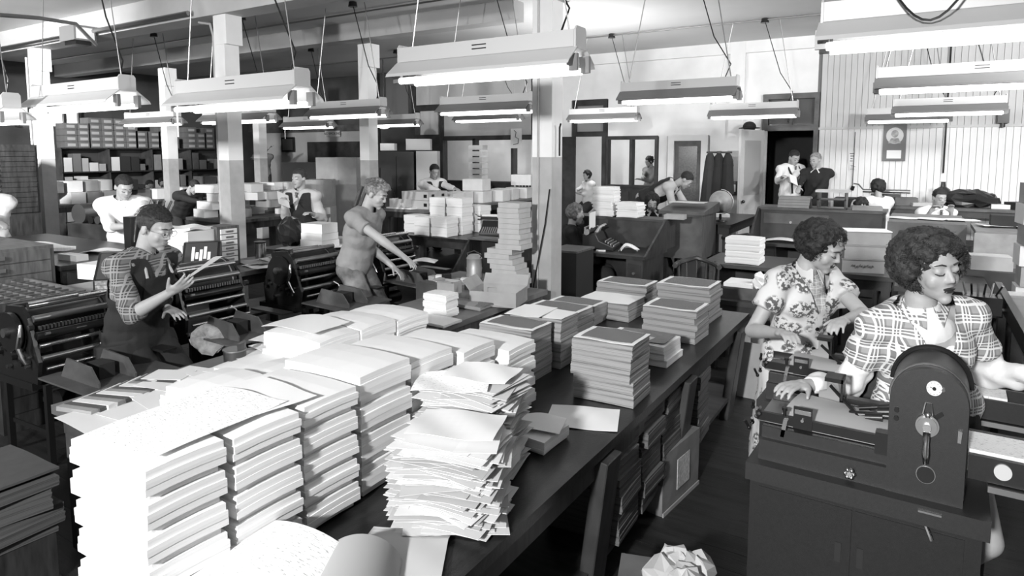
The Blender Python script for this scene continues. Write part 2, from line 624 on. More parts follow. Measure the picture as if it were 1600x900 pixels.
# ---- right wall, behind the frame edge, and back wall
struct(wbox('wall_right', white_paint, 4.5, 4.65, -4.5, 12.4, 0, CEIL))


def W(px, py, Y=WY):
    return atY(px, 200, Y).x, atY(px, py, Y).z


bw = thing('wall_back', '', 'wall', (0, WY, 0))
for k in ('label', 'category'):
    del bw[k]
struct(bw)


def wr(name, m, px0, px1, py0, py1, th=.12, out=0.0, parent=None, zfl=False, ztop=False, Y=WY, bevel=0):
    x0, z1 = W((px0), (py0), Y); x1, z0 = W(px1, py1, Y)
    if zfl: z0 = 0
    if ztop: z1 = CEIL
    return MB().box(x0, x1, -out, th, z0, z1).build(name, m, parent or bw, bevel=bevel)


# plain white plaster from the panels to the door recess
wr('plaster', white_paint, 830, 893, 0, 0, zfl=True, ztop=True)
wr('plaster', white_paint, 893, 950, 100, 155, ztop=True)
wr('plaster', white_paint, 950, 1043, 100, 213, ztop=True)
wr('plaster', white_paint, 1030, 1043, 213, 300, zfl=True)
wr('plaster', white_paint, 1043, 1110, 100, 212, ztop=True)
wr('plaster', white_paint, 1110, 1200, 100, 212, zfl=True, ztop=True)
wr('plaster', white_paint, 1200, 1275, 60, 150, ztop=True)
# office side: wainscot under the windows
wr('wainscot', dark_wood, 945, 1030, 290, 340, zfl=True, out=.02)
wr('wainscot', dark_wood, 690, 830, 283, 340, zfl=True, out=.02)
wr('wainscot_panel', dark_wood, 952, 985, 298, 330, out=.035, th=0)
wr('wainscot_panel', dark_wood, 990, 1025, 298, 330, out=.035, th=0)
# upper left white panels in dark frames
wr('wall_panel', wall_grey, 650, 693, 100, 167, ztop=True)
wr('wall_panel', wall_grey, 693, 832, 100, 217, ztop=True)
wr('frame_post', dark_wood, 646, 651, 110, 300, zfl=True, out=.06)
wr('frame_post', dark_wood, 689, 694, 165, 290, out=.06, zfl=True)
wr('frame_rail', dark_wood, 650, 692, 165, 172, out=.05)
wr('frame_rail', dark_wood, 692, 832, 213, 218, out=.05)
wr('glass_panel', wall_grey, 657, 685, 174, 211)
wr('frame_rail', dark_wood, 650, 692, 211, 240, out=.05)
wr('frame_post', dark_wood, 740, 744, 217, 284, out=.05)
wr('frame_post', dark_wood, 800, 804, 217, 284, out=.05)
wr('frame_rail', dark_wood, 690, 832, 281, 287, out=.06)
wr('wainscot', dark_wood, 650, 690, 240, 340, zfl=True)
# dark double panels
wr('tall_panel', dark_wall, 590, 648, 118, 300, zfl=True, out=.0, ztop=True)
wr('tall_panel', mat('dim grey panel', .14, .5), 606, 640, 122, 190, out=.04)
wr('frame_post', dark_wood, 588, 595, 100, 300, zfl=True, out=.06)
# far left part of the back wall: light band under a dark opening
wr('plaster', mat('dim white wall', .42, .7, var=.1, scale=2), 395, 590, 202, 300, zfl=True)
wr('opening_shade_sheet', dark_wall, 380, 590, 100, 202, ztop=True, out=-.02)  # dark sheet in place of the opening; its shade is in the colour
wr('transom_rail', mid_wood, 395, 590, 200, 204, out=.03)

# door_1: the dark passage with a transom
x0, zt = W(1200, 205); x1, _ = W(1272, 205)
d1 = struct(MB().box(-.09, 0, -.05, .12, 0, zt).build('door_1', grey_paint, M=Matrix.Translation((x0, WY, 0))))
off = d1.location
def dpart(name, m, a0, a1, b0, b1, c0, c1):
    return MB().box(a0 - off.x, a1 - off.x, b0 - off.y, b1 - off.y, c0 - off.z, c1 - off.z).build(name, m, d1)
dpart('door_jamb', mid_wood, x1, x1 + .07, WY - .05, WY + .12, 0, zt)
_, ztt = W(1235, 148)
dpart('door_head', mid_wood, x0 - .09, x1 + .07, WY - .05, WY + .12, zt, zt + .1)
dpart('door_head', mid_wood, x0 - .09, x1 + .07, WY - .05, WY + .12, ztt - .07, ztt + .02)
dpart('door_jamb', mid_wood, x0 - .09, x0, WY - .045, WY + .115, zt + .1, ztt - .07)
dpart('door_jamb', mid_wood, x1, x1 + .07, WY - .045, WY + .115, zt + .1, ztt - .07)
dpart('transom_bar', mid_wood, (x0 + x1) / 2 - .02, (x0 + x1) / 2 + .02, WY - .02, WY + .05, zt + .1, ztt - .07)
dpart('transom_pane', glass, x0, x1, WY + .05, WY + .06, zt + .1, ztt - .07)
dk = thing('wall_passage', '', 'wall', ((x0 + x1) / 2, 14.2, 0))
for k in ('label', 'category'):
    del dk[k]
struct(dk)
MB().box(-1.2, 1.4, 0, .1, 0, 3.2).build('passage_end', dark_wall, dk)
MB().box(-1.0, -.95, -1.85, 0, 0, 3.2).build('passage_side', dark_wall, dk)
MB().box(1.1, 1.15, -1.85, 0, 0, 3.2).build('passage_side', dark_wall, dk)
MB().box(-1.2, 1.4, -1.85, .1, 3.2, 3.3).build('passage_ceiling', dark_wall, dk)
# open leaf standing in the room beside the passage
a = W(1165, 205); b = W(1197, 205)
L = struct(thing('door_2', '', 'door', (b[0] - .02, WY - .12, 0), math.radians(254)))
for k in ('label', 'category'):
    del L[k]
dw = .78
MB().box(0, dw, -.02, .02, .02, 2.2).build('leaf', mat('cream door', .6, .5), L, bevel=.004)
MB().box(.12, dw - .12, .02, .03, 1.1, 2.02).build('pane', mat('frosted pane', .42, .3), L)
MB().box(.12, dw - .12, .02, .03, .2, .85).build('door_panel', mat('cream door', .6, .5), L, bevel=.008)
MB().ball((dw - .06, .06, 1.0), .028).build('door_handle', black, L, smooth=True)
# door_3: white framed dark door
x0, zt = W(1047, 212); x1, _ = W(1106, 212)
d3 = struct(MB().box(x0 + .1, x1 - .1, WY - .0, WY + .04, 0, zt - .1).build('door_3', mid_wood))
off = d3.location
d1 = d3
dpart('door_jamb', white_paint, x0 - .02, x0 + .1, WY - .06, WY + .1, 0, zt)
dpart('door_jamb', white_paint, x1 - .1, x1 + .02, WY - .06, WY + .1, 0, zt)
dpart('door_head', white_paint, x0 + .1, x1 - .1, WY - .06, WY + .1, zt - .1, zt)
dpart('pane', mat('reeded glass', .12, .25, var=.3, scale=30), x0 + .18, x1 - .18, WY - .012, WY + .0, .95, zt - .2)
# window_2: office window of two panes
x0, zt = W(947, 213); x1, zb = W(1029, 290)
w2 = struct(MB().box(x0, x1, WY - .03, WY + .12, zt - .07, zt).build('window_2', dark_wood))
off = w2.location; d1 = w2
for xa in (x0, (x0 + x1) / 2 - .03, x1 - .06):
    dpart('window_frame', dark_wood, xa, xa + .06, WY - .03, WY + .12, zb, zt - .07)
dpart('window_sill', dark_wood, x0, x1, WY - .05, WY + .12, zb - .05, zb)
# window_3: transom and open door left of it
x0, zt = W(895, 157); x1, zb = W(949, 213)
w3 = struct(MB().box(x0, x1, WY - .03, WY + .12, zt - .12, zt).build('window_3', dark_wood))
off = w3.location; d1 = w3
dpart('window_frame', dark_wood, x0, x0 + .08, WY - .03, WY + .12, zb, zt - .12)
dpart('window_frame', dark_wood, x1 - .08, x1, WY - .03, WY + .12, zb, zt - .12)
dpart('window_frame', dark_wood, x0 + .08, x1 - .08, WY - .03, WY + .12, zb, zb + .1)
dpart('pane', mat('grey lit glass', .3, .2), x0 + .08, x1 - .08, WY + .05, WY + .06, zb + .1, zt - .12)  # opaque pane in one even grey
x0 = W(880, 213)[0]; x1 = W(901, 213)[0]
d4 = struct(MB().box(x0, x1, WY - .06, WY - .02, 0, zb).build('door_4', dark_wood))
wr('door_post', dark_wood, 942, 948, 213, 300, zfl=True, out=.05)
# rooms seen through the openings
rm = thing('wall_office', '', 'wall', (0, 15.2, 0))
for k in ('label', 'category'):
    del rm[k]
struct(rm)
MB().box(-14, -3.2, 0, .1, 0, 3.4).build('office_wall', white_paint, rm)
MB().box(-14, -3.2, -2.85, 0, 3.0, 3.1).build('office_ceiling', white_paint, rm)
MB().box(-3.3, -3.2, -2.9, 0, 0, 3.0).build('office_side', white_paint, rm)
area('office_lamp', (-6.0, 13.7, 2.95), (-6.0, 13.8, 0), 40, 1.0)
area('office_lamp', (-10.0, 13.7, 2.95), (-10.0, 13.8, 0), 30, 1.0)

# boarded right part of the back wall: every board its own piece
zr = W(1450, 198)[1]
xb0 = W(1275, 200)[0]
wr('rail', mid_wood, 1275, 1640, 0, 0, th=0)if False else None
MB().box(xb0, 4.5, -.03, .02, zr - .02, zr + .02).build('rail', wall_grey, bw)
bmu = MB().box(-.041, .041, -.012, .03, zr + .02, CEIL - .2).build('board', wall_grey, mesh_only=True, bevel=.005, seg=1)
bml = MB().box(-.041, .041, -.012, .03, 0, zr - .02).build('board', white_paint, mesh_only=True, bevel=.005, seg=1)
x = xb0 + .1
while x < 3.2:
    for m_ in (bmu, bml):
        o = bpy.data.objects.new('board', m_)
        COL.objects.link(o); o.parent = bw; o.location = (x, 0, 0)
    x += .087
MB().box(xb0, 4.5, .03, .12, 0, CEIL).build('backing', mat('board joint', .2, .7), bw)
MB().box(xb0 - .0, 3.2, -.02, .03, CEIL - .2, CEIL).build('plaster', white_paint, bw)
# upright conduit and pilaster by the white door
struct(MB().box(W(1140, 0)[0], W(1163, 0)[0], WY - .1, WY, 1.85, CEIL).build('trim_4', white_paint))
struct(MB().box(W(1140, 0)[0], W(1163, 0)[0], WY - .1, WY, 0, 1.85).build('trim_5', grey_paint))
cc = W(1478, 200)[0]
tag(MB().tube([(cc, WY - .05, 1.5), (cc, WY - .05, 3.6)], .012).build('wall_conduit', black, smooth=True), 'thin upright conduit on the boarded right wall', 'pipe')
cc = W(1337, 200)[0]
tag(MB().tube([(cc, WY - .05, 1.25), (cc, WY - .05, 2.15)], .006).tube([(cc - .01, WY - .05, 1.2), (cc + .01, WY - .05, 1.27)], .03).build('hanging_wire', black, smooth=True), 'thin hanging cord beside the pinned notes', 'cord')
fx, fz = W(1566, 182)
tag(MB().box(fx - .07, fx + .07, WY - .1, WY - .01, fz - .1, fz + .1).cyl((fx, WY - .05, fz - .16), (fx, WY - .05, fz - .1), .03).build('wall_bell', black, bevel=.01), 'small black box high on the boarded right wall', 'box')
# calendar
kx, kz = W(1399, 222)
cal = thing('calendar', 'wall calendar with a portrait above a white date block', 'calendar', (kx, WY - .03, kz - .3))
MB().box(-.16, .16, -.01, .0, 0, .58).build('card', mat('calendar card', .16, .6), cal)
MB().box(-.1, .1, -.014, -.01, .04, .17).build('date_block', page, cal)
MB().prism([(math.cos(t * PI / 10) * .12, .4 + math.sin(t * PI / 10) * .13) for t in range(20)], 'Y', -.013, -.01).build('portrait_ground', mat('portrait ground', .6, .6), cal)
MB().prism([(math.cos(t * PI / 10) * .05, .43 + math.sin(t * PI / 10) * .06) for t in range(20)], 'Y', -.016, -.013).prism([(-.09, .28), (.09, .28), (.05, .36), (-.05, .36)], 'Y', -.016, -.013).build('portrait_figure', mat('portrait figure', .3, .6, var=.5, scale=20), cal)
for (px, py, wd, hh, lb) in ((1336, 245, .14, .2, 'pinned photograph sheet above a smaller note on the boarded wall'), (1337, 261, .12, .1, 'small pinned note under the photograph sheet on the boarded wall')):
    a, b = W(px, py)
    n = thing('pinned_note', lb, 'note', (a, WY - .03, b - hh / 2))
    MB().box(-wd / 2, wd / 2, -.006, 0, 0, hh).build('paper', page, n)
    for k in range(4):
        MB().box(-wd * .4 + rnd.uniform(0, .02), -wd * .1 + rnd.uniform(0, wd * .4), -.009, -.006, hh * (.12 + .2 * k), hh * (.2 + .2 * k)).build('print', cloth_grey, n)
# signs
sx, sz = W(522, 209)
sg = thing('sign', 'NO SMOKING sign on the far back wall', 'sign', (sx, WY - .05, sz))
MB().box(-.27, .27, -.02, 0, -.075, .075).build('plate', mat('sign ground', .5, .6), sg)
text(sg, 'NO SMOKING', .095, black, Matrix.Translation((0, -.021, 0)) @ Matrix.Rotation(PI / 2, 4, 'X'))
sx, sz = W(1389, 245)
# picture frame on the far wall
sx, sz = W(452, 226)
pf = thing('framed_picture', 'small dark framed picture left of the NO SMOKING sign', 'picture', (sx, WY - .05, sz - .2))
MB().box(-.25, .25, -.03, 0, 0, .4).build('frame', black, pf, bevel=.01)
MB().box(-.2, .2, -.035, -.03, .05, .35).build('print', dull_steel, pf)
wx_, wz_ = W(1151, 293)
wb_ = thing('wall_telephone', 'small dark wall box with a white card left of the cream door', 'box', (wx_, WY - .1, wz_ - .13))
MB().box(-.09, .09, -.05, 0, 0, .25).build('case', black, wb_, bevel=.01)
MB().box(-.05, .05, -.056, -.05, .06, .19).build('card', page, wb_)
hx_, hz_ = W(1176, 207)
hat = tag(MB().ball((0, 0, 0), (.11, .13, .09), n=16).lathe([(.17, -.03), (.18, -.02), (.1, -.01)], n=20).build('hat', black_matte, base=False, smooth=True), 'dark rounded hat resting on top of the cream door leaf', 'hat')
hat.location = (hx_ + .02, WY - .35, 2.26)
# doorway under the sign
a = W(482, 222); b = W(566, 215)
struct(MB().box(a[0], b[0], WY - .06, WY - .01, 0, a[1]).build('door_5', dark_wood))
# drawing on the office panel by the column
sx, sz = W(809, 217)
dr = thing('wall_drawing', 'white sheet with an inked seated figure by the large column', 'drawing', (sx, WY - .06, sz - .2))
MB().box(-.14, .14, -.006, 0, 0, .42).build('paper', page, dr)
MB().tube([(-.05, -.01, .38), (.0, -.01, .34), (-.02, -.01, .24), (.06, -.01, .2), (.05, -.01, .1), (-.07, -.01, .08)], .007).build('ink_figure', black, dr)

# ================================================================ LAMPS
def lamp(px0, px1, pyt, Y, label, chains=True, cord=False, ztop=None, wire=True, bright=True, Lfix=None, gapd=0.0):
    """px0/px1: ends of the channel; pyt: top edge at the right end"""
    P1 = atY(px1, pyt, Y); P0 = atY(px0, pyt, Y)
    zt = ztop if ztop else P1.z
    xa = P0.x; xb = P1.x
    if Lfix: xb = xa + Lfix
    Ln = xb - xa
    t = thing('fluorescent_lamp', label, 'lamp', (xb - Ln / 2, Y, zt - .2), 0, 'hanging fluorescent lamps')
    h = Ln / 2
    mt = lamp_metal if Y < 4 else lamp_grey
    MB().box(-h, h, -.065, .065, .1, .19).build('channel', lamp_metal, t, bevel=.006, seg=1)
    # reflector hood: sloping sheet metal, open below
    hm = MB()
    for s in (-1, 1):
        hm.prism([(s * .06, .1), (s * .16, .02), (s * .17, -.0), (s * .155, .018), (s * .055, .092)], 'X', -h - .02, h + .02)
    hm.box(-h - .02, h + .02, -.06, .06, .088, .1)
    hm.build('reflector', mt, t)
    for e in (-1, 1):
        ee = MB().prism([(-.065, .09), (.065, .09), (.065, .19), (.05, .21), (-.05, .21), (-.065, .19)], 'X', e * (h + .001), e * (h + .012))
        ep = ee.build('end_plate', lamp_metal, t)
        for s in (-1, 1):
            MB().box(min(e * (h - .03), e * (h + .03)), max(e * (h - .03), e * (h + .03)), s * .075 - .012, s * .075 + .012, -.03, .06).build('socket', lamp_grey, t, bevel=.004, seg=1)
    for s in (-1, 1):
        MB().cyl((-h + .02, s * .075, -.018), (h - .02, s * .075, -.018), .02, n=12).build('tube', tube_glow, t, smooth=True)
    for k in (0, 1):
        MB().box(-.05, .05, -.068, -.064, .135 + k * .022, .141 + k * .022).build('vent_slot', black, t)
    if chains:
        top = CEIL - .04 - (zt - .2)
        for e in (-1, 1):
            ch = MB()
            a = Vector((e * (h - .06), 0, .2)); b = Vector((e * (h - .06) - e * .22, 0, top))
            ch.tube([a, a.lerp(b, .5), b], .004 if Y < 4 else .006, 5)
            ch.build('chain', dull_steel, t)
        if wire:
            a = Vector((h - .12, 0.02, .2)); b = Vector((h * .2, 0.02, top))
            MB().tube([a, a + Vector((.05, 0, .12)), a.lerp(b, .35), b], .006, 6).build('feed_wire', black, t, smooth=True)
            MB().cyl((h * .2, .02, top - .03), (h * .2, .02, top + .03), .06, .05, n=12).build('outlet_box', black, t, smooth=True)
    if cord:
        MB().tube([(-h + .1 if cord == 1 else h - .12, -.12, .02), (-h + .1 if cord == 1 else h - .12, -.12, -.22)], .006, 5).build('pull_cord', page, t)
    return t


lamp(633, 905, 45, 3.3, 'large lamp hanging in front of the large column at top centre', wire=True)
lb_ = lamp(1291, 1597, -5, 3.55, 'nearest lamp, cut by the top right corner', ztop=2.52, Lfix=1.5)
MB().tube([(-.47 + .03 * i, -.19 - .01 * math.sin(PI * i / 10), .19 - .16 * math.sin(PI * i / 10) + .02 * i / 10) for i in range(11)] + [(-.12, -.15, .5), (.0, 0, CEIL - .04 - 2.32)], .005, 6).build('loose_cord', black, lb_, smooth=True)
lamp(975, 1152, 120, 6.75, 'lamp in front of the plain white wall right of the large column', ztop=2.56)
lamp(1373, 1560, 98, 6.75, 'lamp on the right at the middle distance, cut by the right edge', ztop=2.56, Lfix=1.5)
lamp(893, 996, 166, 10.2, 'small far lamp in front of the dark transom window')
lamp(1112, 1246, 157, 10.2, 'far lamp in front of the passage transom')
lamp(1398, 1572, 148, 10.2, 'far right lamp, upper of the two that overlap')
lamp(1356, 1486, 165, 11.7, 'far right lamp, lower of the two that overlap')
lamp(693, 830, 144, 6.75, 'lamp touching the large column from its left')
lamp(715, 812, 168, 10.2, 'lamp lower behind the one beside the large column')
lamp(490, 598, 153, 6.3, 'lamp above and right of the young man in the t-shirt')
lamp(573, 652, 177, 9.6, 'lamp beyond the white column, right of centre-left')
lamp(447, 516, 180, 8.6, 'white-sided lamp below the middle left lamp', cord=1)
lamp(285, 470, 103, 2.95, 'large bright lamp crossing the second column', cord=1, ztop=2.34)
lamp(60, 197, 124, 2.75, 'bright lamp crossing the leftmost column', ztop=2.38)
lamp(200, 276, 172, 6.2, 'dim lamp over the left shelving', cord=2)
lamp(322, 424, 164, 6.1, 'lamp partly hidden by the second column')
lamp(-90, 16, 146, 2.4, 'lamp end peeping in at the left edge', ztop=2.27)
globe = thing('globe_lamp', 'small white glass globe lamp beyond the white column', 'lamp', atd(600, 194, 14))
MB().ball((0, 0, 0), (.16, .16, .1)).build('shade', mat('opal glass', .8, .3, emit=2.0), globe, smooth=True)
MB().cyl((0, 0, .1), (0, 0, CEIL - globe.location.z), .01).build('stem', black, globe)

# ================================================================ TABLES IN THE FOREGROUND
TZ = .68


def table(name, label, x0, x1, y0, y1, z, top_m, leg_m, th=.04, shelf=None, apron=.09, legs=True, ov=.04):
    t = thing(name, label, 'table', ((x0 + x1) / 2, (y0 + y1) / 2, 0))
    hx = (x1 - x0) / 2; hy = (y1 - y0) / 2
    MB().box(-hx, hx, -hy, hy, z - th, z).build('table_top', top_m, t, bevel=.005)
    if apron:
        for s in (-1, 1):
            MB().box(s * (hx - ov) - .012, s * (hx - ov) + .012, -hy + ov, hy - ov, z - th - apron, z - th).build('apron', leg_m, t)
            MB().box(-hx + ov, hx - ov, s * (hy - ov) - .012, s * (hy - ov) + .012, z - th - apron, z - th).build('apron', leg_m, t)
    if legs:
        for sx_ in (-1, 1):
            for sy in (-1, 1):
                MB().box(sx_ * (hx - ov - .03) - .035, sx_ * (hx - ov - .03) + .035, sy * (hy - ov - .03) - .035, sy * (hy - ov - .03) + .035, 0, z - th).build('leg', leg_m, t, bevel=.004, seg=1)
    if shelf:
        MB().box(-hx + .05, hx - .05, -hy + .08, hy - .08, shelf - .025, shelf).build('shelf', leg_m, t)
    return t


def deskline(x0, x1, y0, y1, z, name='work_table', label='', **k):
    return table(name, label, x0, x1, y0, y1, z, **k)


T1 = table('packing_table', 'long black table carrying the nearest towers and the grey sheet stacks', -1.86, -.98, .5, 4.75, TZ, table_wood, dark_wood, legs=False, shelf=.16)
for yy in (1.15, 2.3, 3.35, 4.5):
    for s in (-1, 1):
        M = Matrix.Translation((s * .36, yy - 2.625, 0)) @ Matrix.Rotation(s * .12, 4, 'Y')
        MB().box(-.03, .03, -.07, .07, .0, TZ - .05).build('trestle_leg', dark_wood, T1, M=M, bevel=.004, seg=1)
    MB().box(-.38, .38, yy - 2.625 - .03, yy - 2.625 + .03, .08, .14).build('cross_bar', dark_wood, T1)
T1b = table('packing_table', 'black table end beneath the rear left towers', -2.53, -1.87, 1.17, 3.1, TZ, table_wood, dark_wood)
T2 = table('side_table', 'narrow pale topped table left of the white bundles', -3.26, -2.58, 1.34, 4.72, TZ, light_top, mid_wood)


# ================================================================ PAPER
def bundle_mesh(wd, l, h, m, k=5, jit=.0015, notch=.006, sag=.004, nu=3, nv=3, seed=0):
    r = random.Random(seed)
    b = MB()
    hh = h / k
    for i in range(k):
        dx = r.uniform(-jit, jit); dy = r.uniform(-jit, jit)
        n0 = notch if (i == 0) else (notch * .25 if i == k - 1 else 0)
        rz = r.uniform(-jit, jit) * 2
        z = i * hh

        def fn(u, v, dx=dx, dy=dy, n0=n0, rz=rz, z=z):
            x = (u - .5) * (wd - 2 * n0); y = (v - .5) * (l - 2 * n0)
            return (x + dx - y * rz, y + dy + x * rz, z + sag * (1 - (2 * u - 1) ** 2) + sag * .6 * (1 - (2 * v - 1) ** 2))
        b.sheet(fn, nu, nv, hh * .99)
    return b.build('b', m, mesh_only=True)


_bm = {}


def bundle(x, y, z, wd, l, h, m, label, group, name='paper_bundle', key=None, rz=0, cat='paper', **kw):
    """x,y: near corner (largest X, smallest Y)"""
    kk = (round(wd, 2), round(l, 2), round(h, 3), m.name, key)
    if kk not in _bm:
        _bm[kk] = bundle_mesh(wd, l, h, m, seed=len(_bm), **kw)
    o = bpy.data.objects.new(name, _bm[kk])
    COL.objects.link(o)
    o.location = (x - wd / 2, y + l / 2, z)
    o.rotation_euler = (0, 0, rz)
    return tag(o, label, cat, group)


def tower(x, y, z0, z1, wd, l, n, m, label, group, jit=.006, name='paper_bundle', rj=.02, **kw):
    h = (z1 - z0) / n
    for i in range(n):
        lv = 'top second-from-top third-from-top fourth-from-top fifth-from-top sixth-from-top seventh-from-top eighth-from-top'.split()[n - 1 - i]
        bundle(x + rnd.uniform(-jit, jit), y + rnd.uniform(-jit, jit), z0 + i * h, wd, l, h * .985, m, lv + ' ' + label if n > 1 else label, group, key=i % 3, name=name, rz=rnd.uniform(-rj, rj), **kw)


# right-hand row of white bundles, front to back
rowA = [(-1.45, .77, 1.085, .34, .205, 5, 'nearest white tower at the left foreground'),
        (-1.455, 1.0, 1.075, .34, .215, 5, 'second white tower back from the nearest'),
        (-1.47, 1.235, 1.075, .34, .215, 5, 'third white tower back from the nearest'),
        (-1.485, 1.475, 1.09, .36, .25, 4, 'fourth white tower back, broad faced'),
        (-1.5, 1.75, 1.06, .36, .24, 4, 'fifth white tower back from the nearest'),
        (-1.47, 2.02, 1.03, .36, .22, 4, 'sixth white tower back, above the loose leaflets'),
        (-1.42, 2.27, .98, .36, .22, 4, 'last white tower of the front row')]
for i, (x, y, z, wd, l, n, lb) in enumerate(rowA):
    tower(x, y, TZ + .003, z, wd, l, n, paper, 'white paper bundle in the ' + lb, 'bundles of the ' + lb, sag=.006, notch=.015, k=4, jit=.0018)
for i in range(6):
    z = [1.03, 1.0, .93, .88, .86, .86][i]
    tower(-1.83, 1.2 + i * .255, TZ + .003, z, .27, .235, 3, paper, 'white bundle in the middle row, %s' % ['front tower', 'second tower', 'third tower', 'fourth tower', 'fifth tower', 'backmost tower'][i], 'middle row tower %s' % 'abcdefg'[i], sag=.01)
for i, (y, z) in enumerate([(1.88, 1.0), (2.13, 1.0), (2.38, .985)]):
    tower(-2.14, y, TZ + .003, z, .36, .235, 4, paper, 'white bundle in the back left row, %s tower' % ['front', 'middle', 'rear'][i], 'back left towers %d' % i, sag=.012, jit=.012)
for i, (y, z) in enumerate([(1.4, .86), (1.64, .9)]):
    tower(-2.14, y, TZ + .003, z, .36, .24, 2, paper, 'low white bundle left of the towers, %s' % ['front', 'rear'][i], 'low bundles left %d' % i, sag=.008)
# two broad flat sheets draped over the towers: large typed sheet etc.


def leaf(name, label, m, pts, t=.0012, bend=0.0, nu=10, nv=8, lift=0.0, cat='paper', group=None, wob=.002, kids=()):
    """pts: four world corners in order; bilinear with a bend across u"""
    A, B, C_, D = [Vector(p) for p in pts]
    o0 = (A + B + C_ + D) / 4

    def fn(u, v):
        p = (A * (1 - u) + B * u) * (1 - v) + (D * (1 - u) + C_ * u) * v
        return p - o0 + Vector((0, 0, bend * math.sin(PI * u) + wob * math.sin(7 * u + 5 * v)))
    o = MB().sheet(fn, nu, nv, t).build(name, m, base=False, smooth=True)
    o.location = o0
    return tag(o, label, cat, group)


def flat(name, label, m, x, y, z, wd, l, rz, bend=0.0, **k):
    c, s = math.cos(rz), math.sin(rz)
    pts = [(x + c * a - s * b, y + s * a + c * b, z) for a, b in ((-wd / 2, -l / 2), (wd / 2, -l / 2), (wd / 2, l / 2), (-wd / 2, l / 2))]
    return leaf(name, label, m, pts, bend=bend, **k)


flat('typed_sheet', 'large typed sheet lying over the nearest white towers', page_text, -1.63, 1.0, 1.098, .28, .40, .08, wob=.003)
flat('loose_sheet', 'blank sheet on top of the second white tower', page, -1.63, 1.2, 1.092, .28, .22, -.1)
flat('loose_sheet', 'blank sheet on the back left towers', page, -2.34, 2.0, 1.03, .3, .24, .1, bend=.012)
for i in range(9):
    flat('loose_sheet', 'blank sheet fanned out on the pale side table, layer %s' % ['lowest', 'second lowest', 'third', 'fourth', 'middle', 'sixth', 'seventh', 'second highest', 'highest'][i], page, -2.8 + rnd.uniform(-.1, .12), 1.42 + i * .13, TZ + .006 + i * .011, .5, .32, rnd.uniform(-.2, .2), group='sheets fanned on the side table')
# curved big sheets in front
def curl(label, m, c, R_, a0, a1, width, rz, z, t=.0012, name='curled_sheet', tilt=0):
    def fn(u, v):
        a = a0 + (a1 - a0) * u
        return (R_ * math.sin(a), (v - .5) * width, R_ * math.cos(a) - R_ * math.cos(a1) + tilt * v)
    o = MB().sheet(fn, 18, 4, t).build(name, m, base=False, smooth=True)
    o.location = (c[0], c[1], z); o.rotation_euler = (0, 0, rz)
    return tag(o, label, 'paper')


curl('large inked sheet arching over the foreground below the towers', page_text, (-1.37, .98), .33, -.65, .8, .32, .3, .70)
curl('blank sheet arching beneath the inked one in the foreground', page, (-1.34, 1.0), .27, -.65, .85, .3, .45, .69)
curl('rolled dull sheet curling up at the bottom edge', mat('dull page', .38, .6), (-1.17, 1.12), .12, -1.2, 1.3, .24, .6, .69)
curl('small white sheet curving at the bottom centre', page, (-1.10, 1.09), .2, -.6, .6, .14, -.3, .70)
for i in range(5):
    flat('grey_sheet', 'grey sheet beside the foreground curl, %s layer' % 'bottom second third fourth top'.split()[i], mat('grey page', .5, .7), -1.2 + .012 * i, 1.33 - .012 * i, TZ + .004 + .004 * i, .24, .2, .35 + .05 * i, group='flat grey sheets in the foreground')
# untidy piles of folded leaflets
def messy(cx_, cy_, z0, z1, wd, l, label, group, n=9, per=15, seed=1, rz=.5):
    r = random.Random(seed)
    h = (z1 - z0) / n
    for i in range(n):
        b = MB()
        for k in range(per):
            a = r.uniform(-.28, .28)
            dx = r.uniform(-.03, .03); dy = r.uniform(-.03, .03)
            zz = h * k / per
            tl = r.uniform(-.02, .02); sg = r.uniform(0, .012)
            ww = wd * r.uniform(.85, 1.05); ll = l * r.uniform(.85, 1.05)

            def fn(u, v):
                x = (u - .5) * ww; y = (v - .5) * ll
                return (x * math.cos(a) - y * math.sin(a) + dx, x * math.sin(a) + y * math.cos(a) + dy, zz + tl * (u - .5) - sg * (2 * u - 1) ** 2 * .8)
            b.sheet(fn, 3, 1, h / per * .62)
        o = b.build('leaflet_bundle', [mat('leaflet paper', .6, .8), mat('leaflet paper grey', .5, .8), mat('leaflet paper white', .72, .8)][i % 3], base=False)
        o.location = (cx_ + r.uniform(-.012, .012), cy_ + r.uniform(-.012, .012), z0 + i * h + .008)
        o.rotation_euler = (0, 0, rz + r.uniform(-.12, .12))
        tag(o, 'lowest,second-lowest,third-lowest,fourth-lowest,fifth-lowest,sixth-lowest,seventh-lowest,eighth-lowest,ninth-lowest,tenth-lowest'.split(',')[i] + ' ' + label, 'paper', group)


messy(-1.19, 1.56, TZ, .945, .30, .23, 'loose bundle of folded leaflets in the untidy front pile', 'leaflets in the untidy front pile', seed=3, rz=.35)
messy(-1.33, 1.88, TZ, .99, .30, .25, 'loose bundle of folded leaflets in the untidy rear pile', 'leaflets in the untidy rear pile', seed=5, rz=.2, n=10)
flat('leaflet', 'clean leaflet topping the untidy front pile', mat('leaflet paper white', .72, .8), -1.17, 1.57, .975, .27, .2, .35, wob=.004)
flat('leaflet', 'clean leaflet topping the untidy rear pile', page, -1.3, 1.9, 1.02, .24, .19, .2, wob=.004)
flat('leaflet', 'leaflet with a printed corner in the untidy rear pile', page_text, -1.36, 1.8, 1.005, .26, .2, .5, wob=.004)

